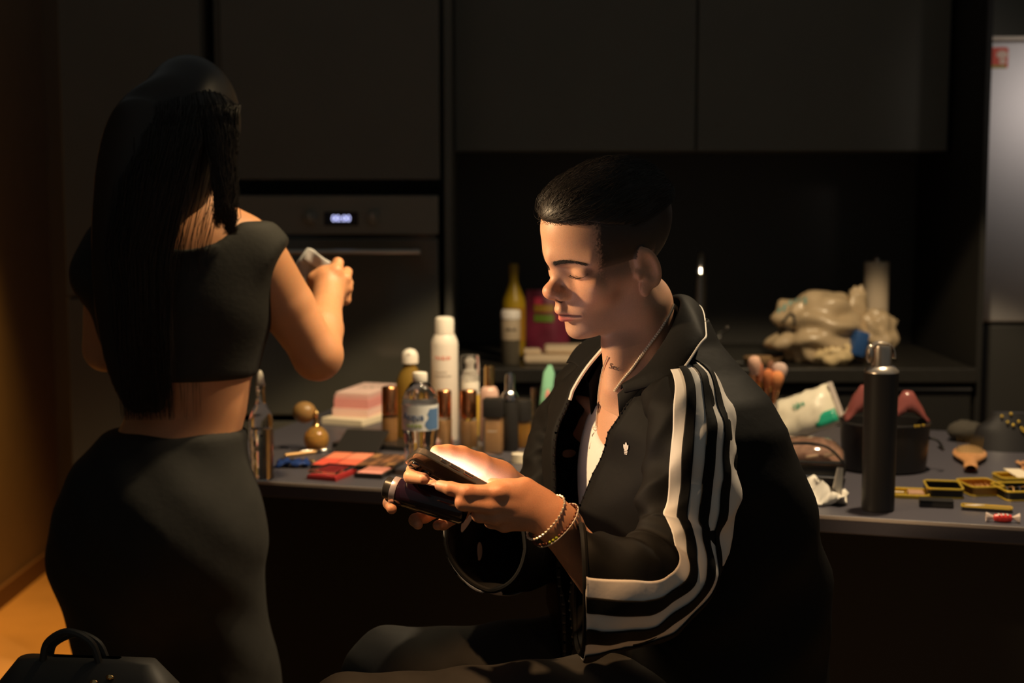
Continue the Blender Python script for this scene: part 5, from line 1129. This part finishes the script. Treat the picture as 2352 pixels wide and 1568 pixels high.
obj('heart', tube([e + np.array([.0045*math.sin(q)**3, 0, -.004 + .0045*(.8*math.cos(q) - .3*math.cos(2*q))]) for q in np.linspace(0, 2*math.pi, 28, endpoint=False)], .0005, 6, closed=True), m_silv, t)
obj('pendant', xf(prism([(0, 0), (.003, -.005), (.002, -.009), (.006, -.016), (.007, -.026), (.002, -.023), (-.002, -.029), (-.004, -.022), (-.007, -.024), (-.004, -.014), (-.002, -.008), (-.003, -.004)], 0, .001), e + [-.003, 0, -.009], (R_(90), 0, 0)), m_silv, t, smooth=False)
# lettering tattooed on the neck
h = cast(body_o, 1411, 843, .0005)
if h is not None:
    n_ = Vector(h[1]); e_ = on_surface(h[1]); tx = text('tattoo_lettering', 'Sex', .0105, m_ink, man, h[0] - MO, (e_[0], e_[1], e_[2]), extrude=.0001); tx.rotation_euler.rotate_axis('Z', R_(-14))
# cloth in the woman's hand, bracelet
cw = W(732, 632, WY + .315); t = thing('cleaning_cloth', 'grey-white folded cloth held in the raised hand', 'cloth', cw, rot=(R_(10), R_(36), R_(6)))
rg = np.random.default_rng(21); G = np.array([[(x, .004*math.sin(3*i*.4 + j) + rg.normal(0, .0012), z) for j, z in enumerate(np.linspace(-.034, .034, 8))] for i, x in enumerate(np.linspace(-.050, .048, 12))])
obj('cloth', grid_surface(G), mat('grey_cloth', (.46, .46, .47), .8, vary=.3, scale=45, bump=.4, bscale=90), t, solid=.012, sub=1, angle=0); obj('fold', grid_surface(G[:, 4:] + np.array([.004, -.010, .004])), MATS['grey_cloth'], t, solid=.006, sub=1, angle=0)
wc = WR + (W(752, 650, WY+.265) - WR)*.05; bx_ = bracelet_ring(wc, W(752, 650, WY+.265) - WR, .0285, .0285, .003)
t = thing('thin_bracelet', 'thin gold bracelet on the raised wrist', 'bracelet', wc); obj('chain', tube(np.array(bx_) - wc, .0008, 6, closed=True), m_gold, t); obj('charm', sphere(np.array(bx_[20]) - wc, .0035, 10, 8), m_gold, t)
# stools under and beside
def stool(label, x, y, zs, r):
    t = thing('bar_stool', label, 'stool', (x, y, 0)); obj('seat', lathe([(r*.6, zs-.05), (r*.95, zs-.045), (r, zs-.02), (r*.96, zs-.004), (r*.8, zs)], 32), m_blackp, t)
    for k in range(4):
        a = R_(45 + 90*k); obj('leg', tube([(r*.6*math.cos(a), r*.6*math.sin(a), zs-.05), (r*1.05*math.cos(a), r*1.05*math.sin(a), 0)], .013, 8), m_blackp, t)
    obj('foot_ring', tube([(r*.88*math.cos(q), r*.88*math.sin(q), .24) for q in np.linspace(0, 2*math.pi, 40, endpoint=False)], .008, 8, closed=True), m_blackp, t)
stool('black stool under the seated person', .275, 2.005, .545, .17)
stool('black stool carrying the handbag at the lower left', -.60, 1.95, .531, .17)
hb_ = W(150, 1600, 1.95); t = thing('handbag', 'black handbag with rope handles and gold studs at the lower left', 'handbag', (-.60, 1.95, .532), R_(-6))
m_hbag = mat('black_bag_leather', (.035, .032, .028), .55)
def bagring(w_, d_, z): return [(x, y, z) for x, y in rrect(w_, d_, min(w_, d_)*.42, 6)]
obj('body', join(grid_surface(np.array([bagring(.27, .11, 0), bagring(.30, .13, .02), bagring(.31, .13, .10), bagring(.26, .08, .185), bagring(.20, .035, .222), bagring(.10, .012, .226)]), True)), m_hbag, t, angle=0)
for dy, k in ((-.012, 1), (.012, .75)): obj('handle', tube(spline([(-.06, dy, .218), (-.052, dy, .218 + .030*k), (-.02, dy*1.2, .218 + .048*k), (.012, dy, .218 + .032*k), (.024, dy, .216)], 7), .0055, 8), m_hbag, t)
for x, z in ((.0, .196), (.024, .202), (.045, .208), (.043, .198), (.058, .199)): obj('stud', sphere((x, -.047 + (z-.19)*.9, z), (.006, .003, .004), 12, 8), m_gold, t)
